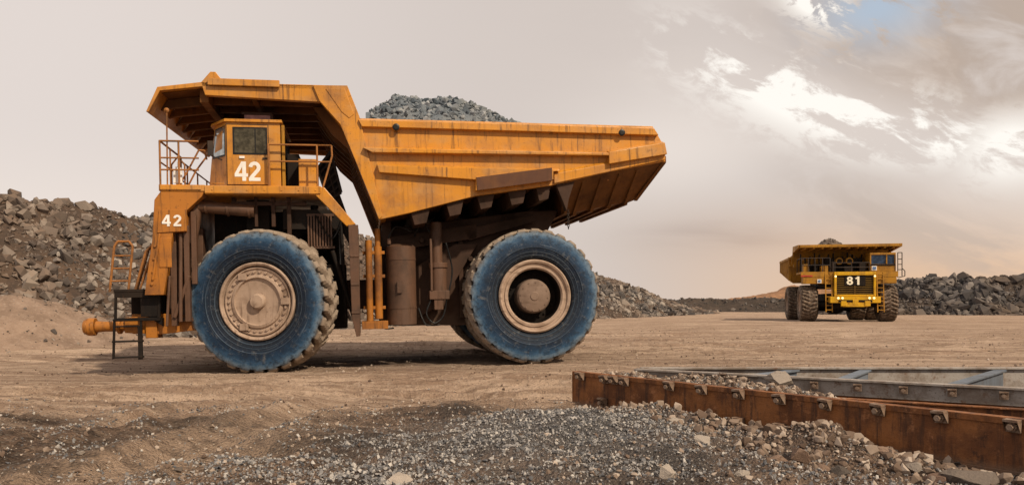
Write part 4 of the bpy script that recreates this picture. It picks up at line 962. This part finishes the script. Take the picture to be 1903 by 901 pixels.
base=t.mix(t.m('MULTIPLY',gm2,.6),base,(.50,.41,.35))
bl=t.m('MULTIPLY',t.m('MULTIPLY',gauss(az,.45,.07),gauss(el,.34,.04)),t.ss(n2,.60,.46))
base=t.mix(bl,base,(.45,.53,.63))
soft=t.m('MULTIPLY',gauss(d_,-.02,.06),t.ss(az,.10,.45))
base=t.mix(t.m('MULTIPLY',soft,.35),base,(.84,.75,.68))
nw=t.m('ADD',t.m('MULTIPLY',n1,.5),t.m('MULTIPLY',n2,.5))
wm=t.m('MULTIPLY',t.m('MULTIPLY',gauss(d_,.0,.045),t.ss(az,.12,.36)),t.m('MULTIPLY',t.ss(nw,.495,.58),t.ss(el,.13,.20)))
wm2=t.m('MULTIPLY',t.m('MULTIPLY',gauss(d_,.05,.05),t.ss(az,.20,.45)),t.ss(nw,.57,.63,0,.7))
wl=t.m('MULTIPLY',t.m('MULTIPLY',gauss(az,.585,.045),gauss(el,.17,.035)),t.ss(nw,.44,.54))
sm_=t.m('MULTIPLY',t.m('MULTIPLY',gauss(d_,.115,.025),gauss(az,.38,.04)),t.ss(n2,.47,.56))
wmm=t.m('MULTIPLY',t.m('MAXIMUM',t.m('MAXIMUM',wm,sm_),t.m('MAXIMUM',wm2,wl)),1.35,clamp=True)
base=t.mix(wmm,base,(1.02,.97,.90))
bg=t.new('ShaderNodeBackground'); t.put(bg.inputs[0],base); bg.inputs[1].default_value=1.0
sky=t.new('ShaderNodeTexSky'); sky.sky_type='NISHITA'; sky.sun_disc=False; sky.sun_elevation=R(42); sky.sun_rotation=R(136); sky.dust_density=4
bg2=t.new('ShaderNodeBackground'); t.l.new(sky.outputs[0],bg2.inputs[0]); bg2.inputs[1].default_value=.003
ad=t.new('ShaderNodeAddShader'); t.l.new(bg.outputs[0],ad.inputs[0]); t.l.new(bg2.outputs[0],ad.inputs[1])
ou=t.new('ShaderNodeOutputWorld'); t.l.new(ad.outputs[0],ou.inputs[0])
sl=bpy.data.lights.new('sun','SUN'); sl.energy=4.3; sl.angle=R(2.0); sl.color=(1,.84,.64)
so=bpy.data.objects.new('sun',sl); COL.objects.link(so)
az_s=R(136); e_s=R(42); dv=Vector((math.sin(az_s)*math.cos(e_s),math.cos(az_s)*math.cos(e_s),math.sin(e_s)))
so.rotation_euler=(-dv).to_track_quat('-Z','Y').to_euler()

# ================================================================= CAMERA
cam=bpy.data.cameras.new('camera'); cam.sensor_width=36; cam.lens=1400/1903*36; cam.shift_y=114.5/1903; cam.clip_end=8000
co=bpy.data.objects.new('camera',cam); COL.objects.link(co); co.location=(0,0,1.55); co.rotation_euler=(R(90),0,0); scene.camera=co
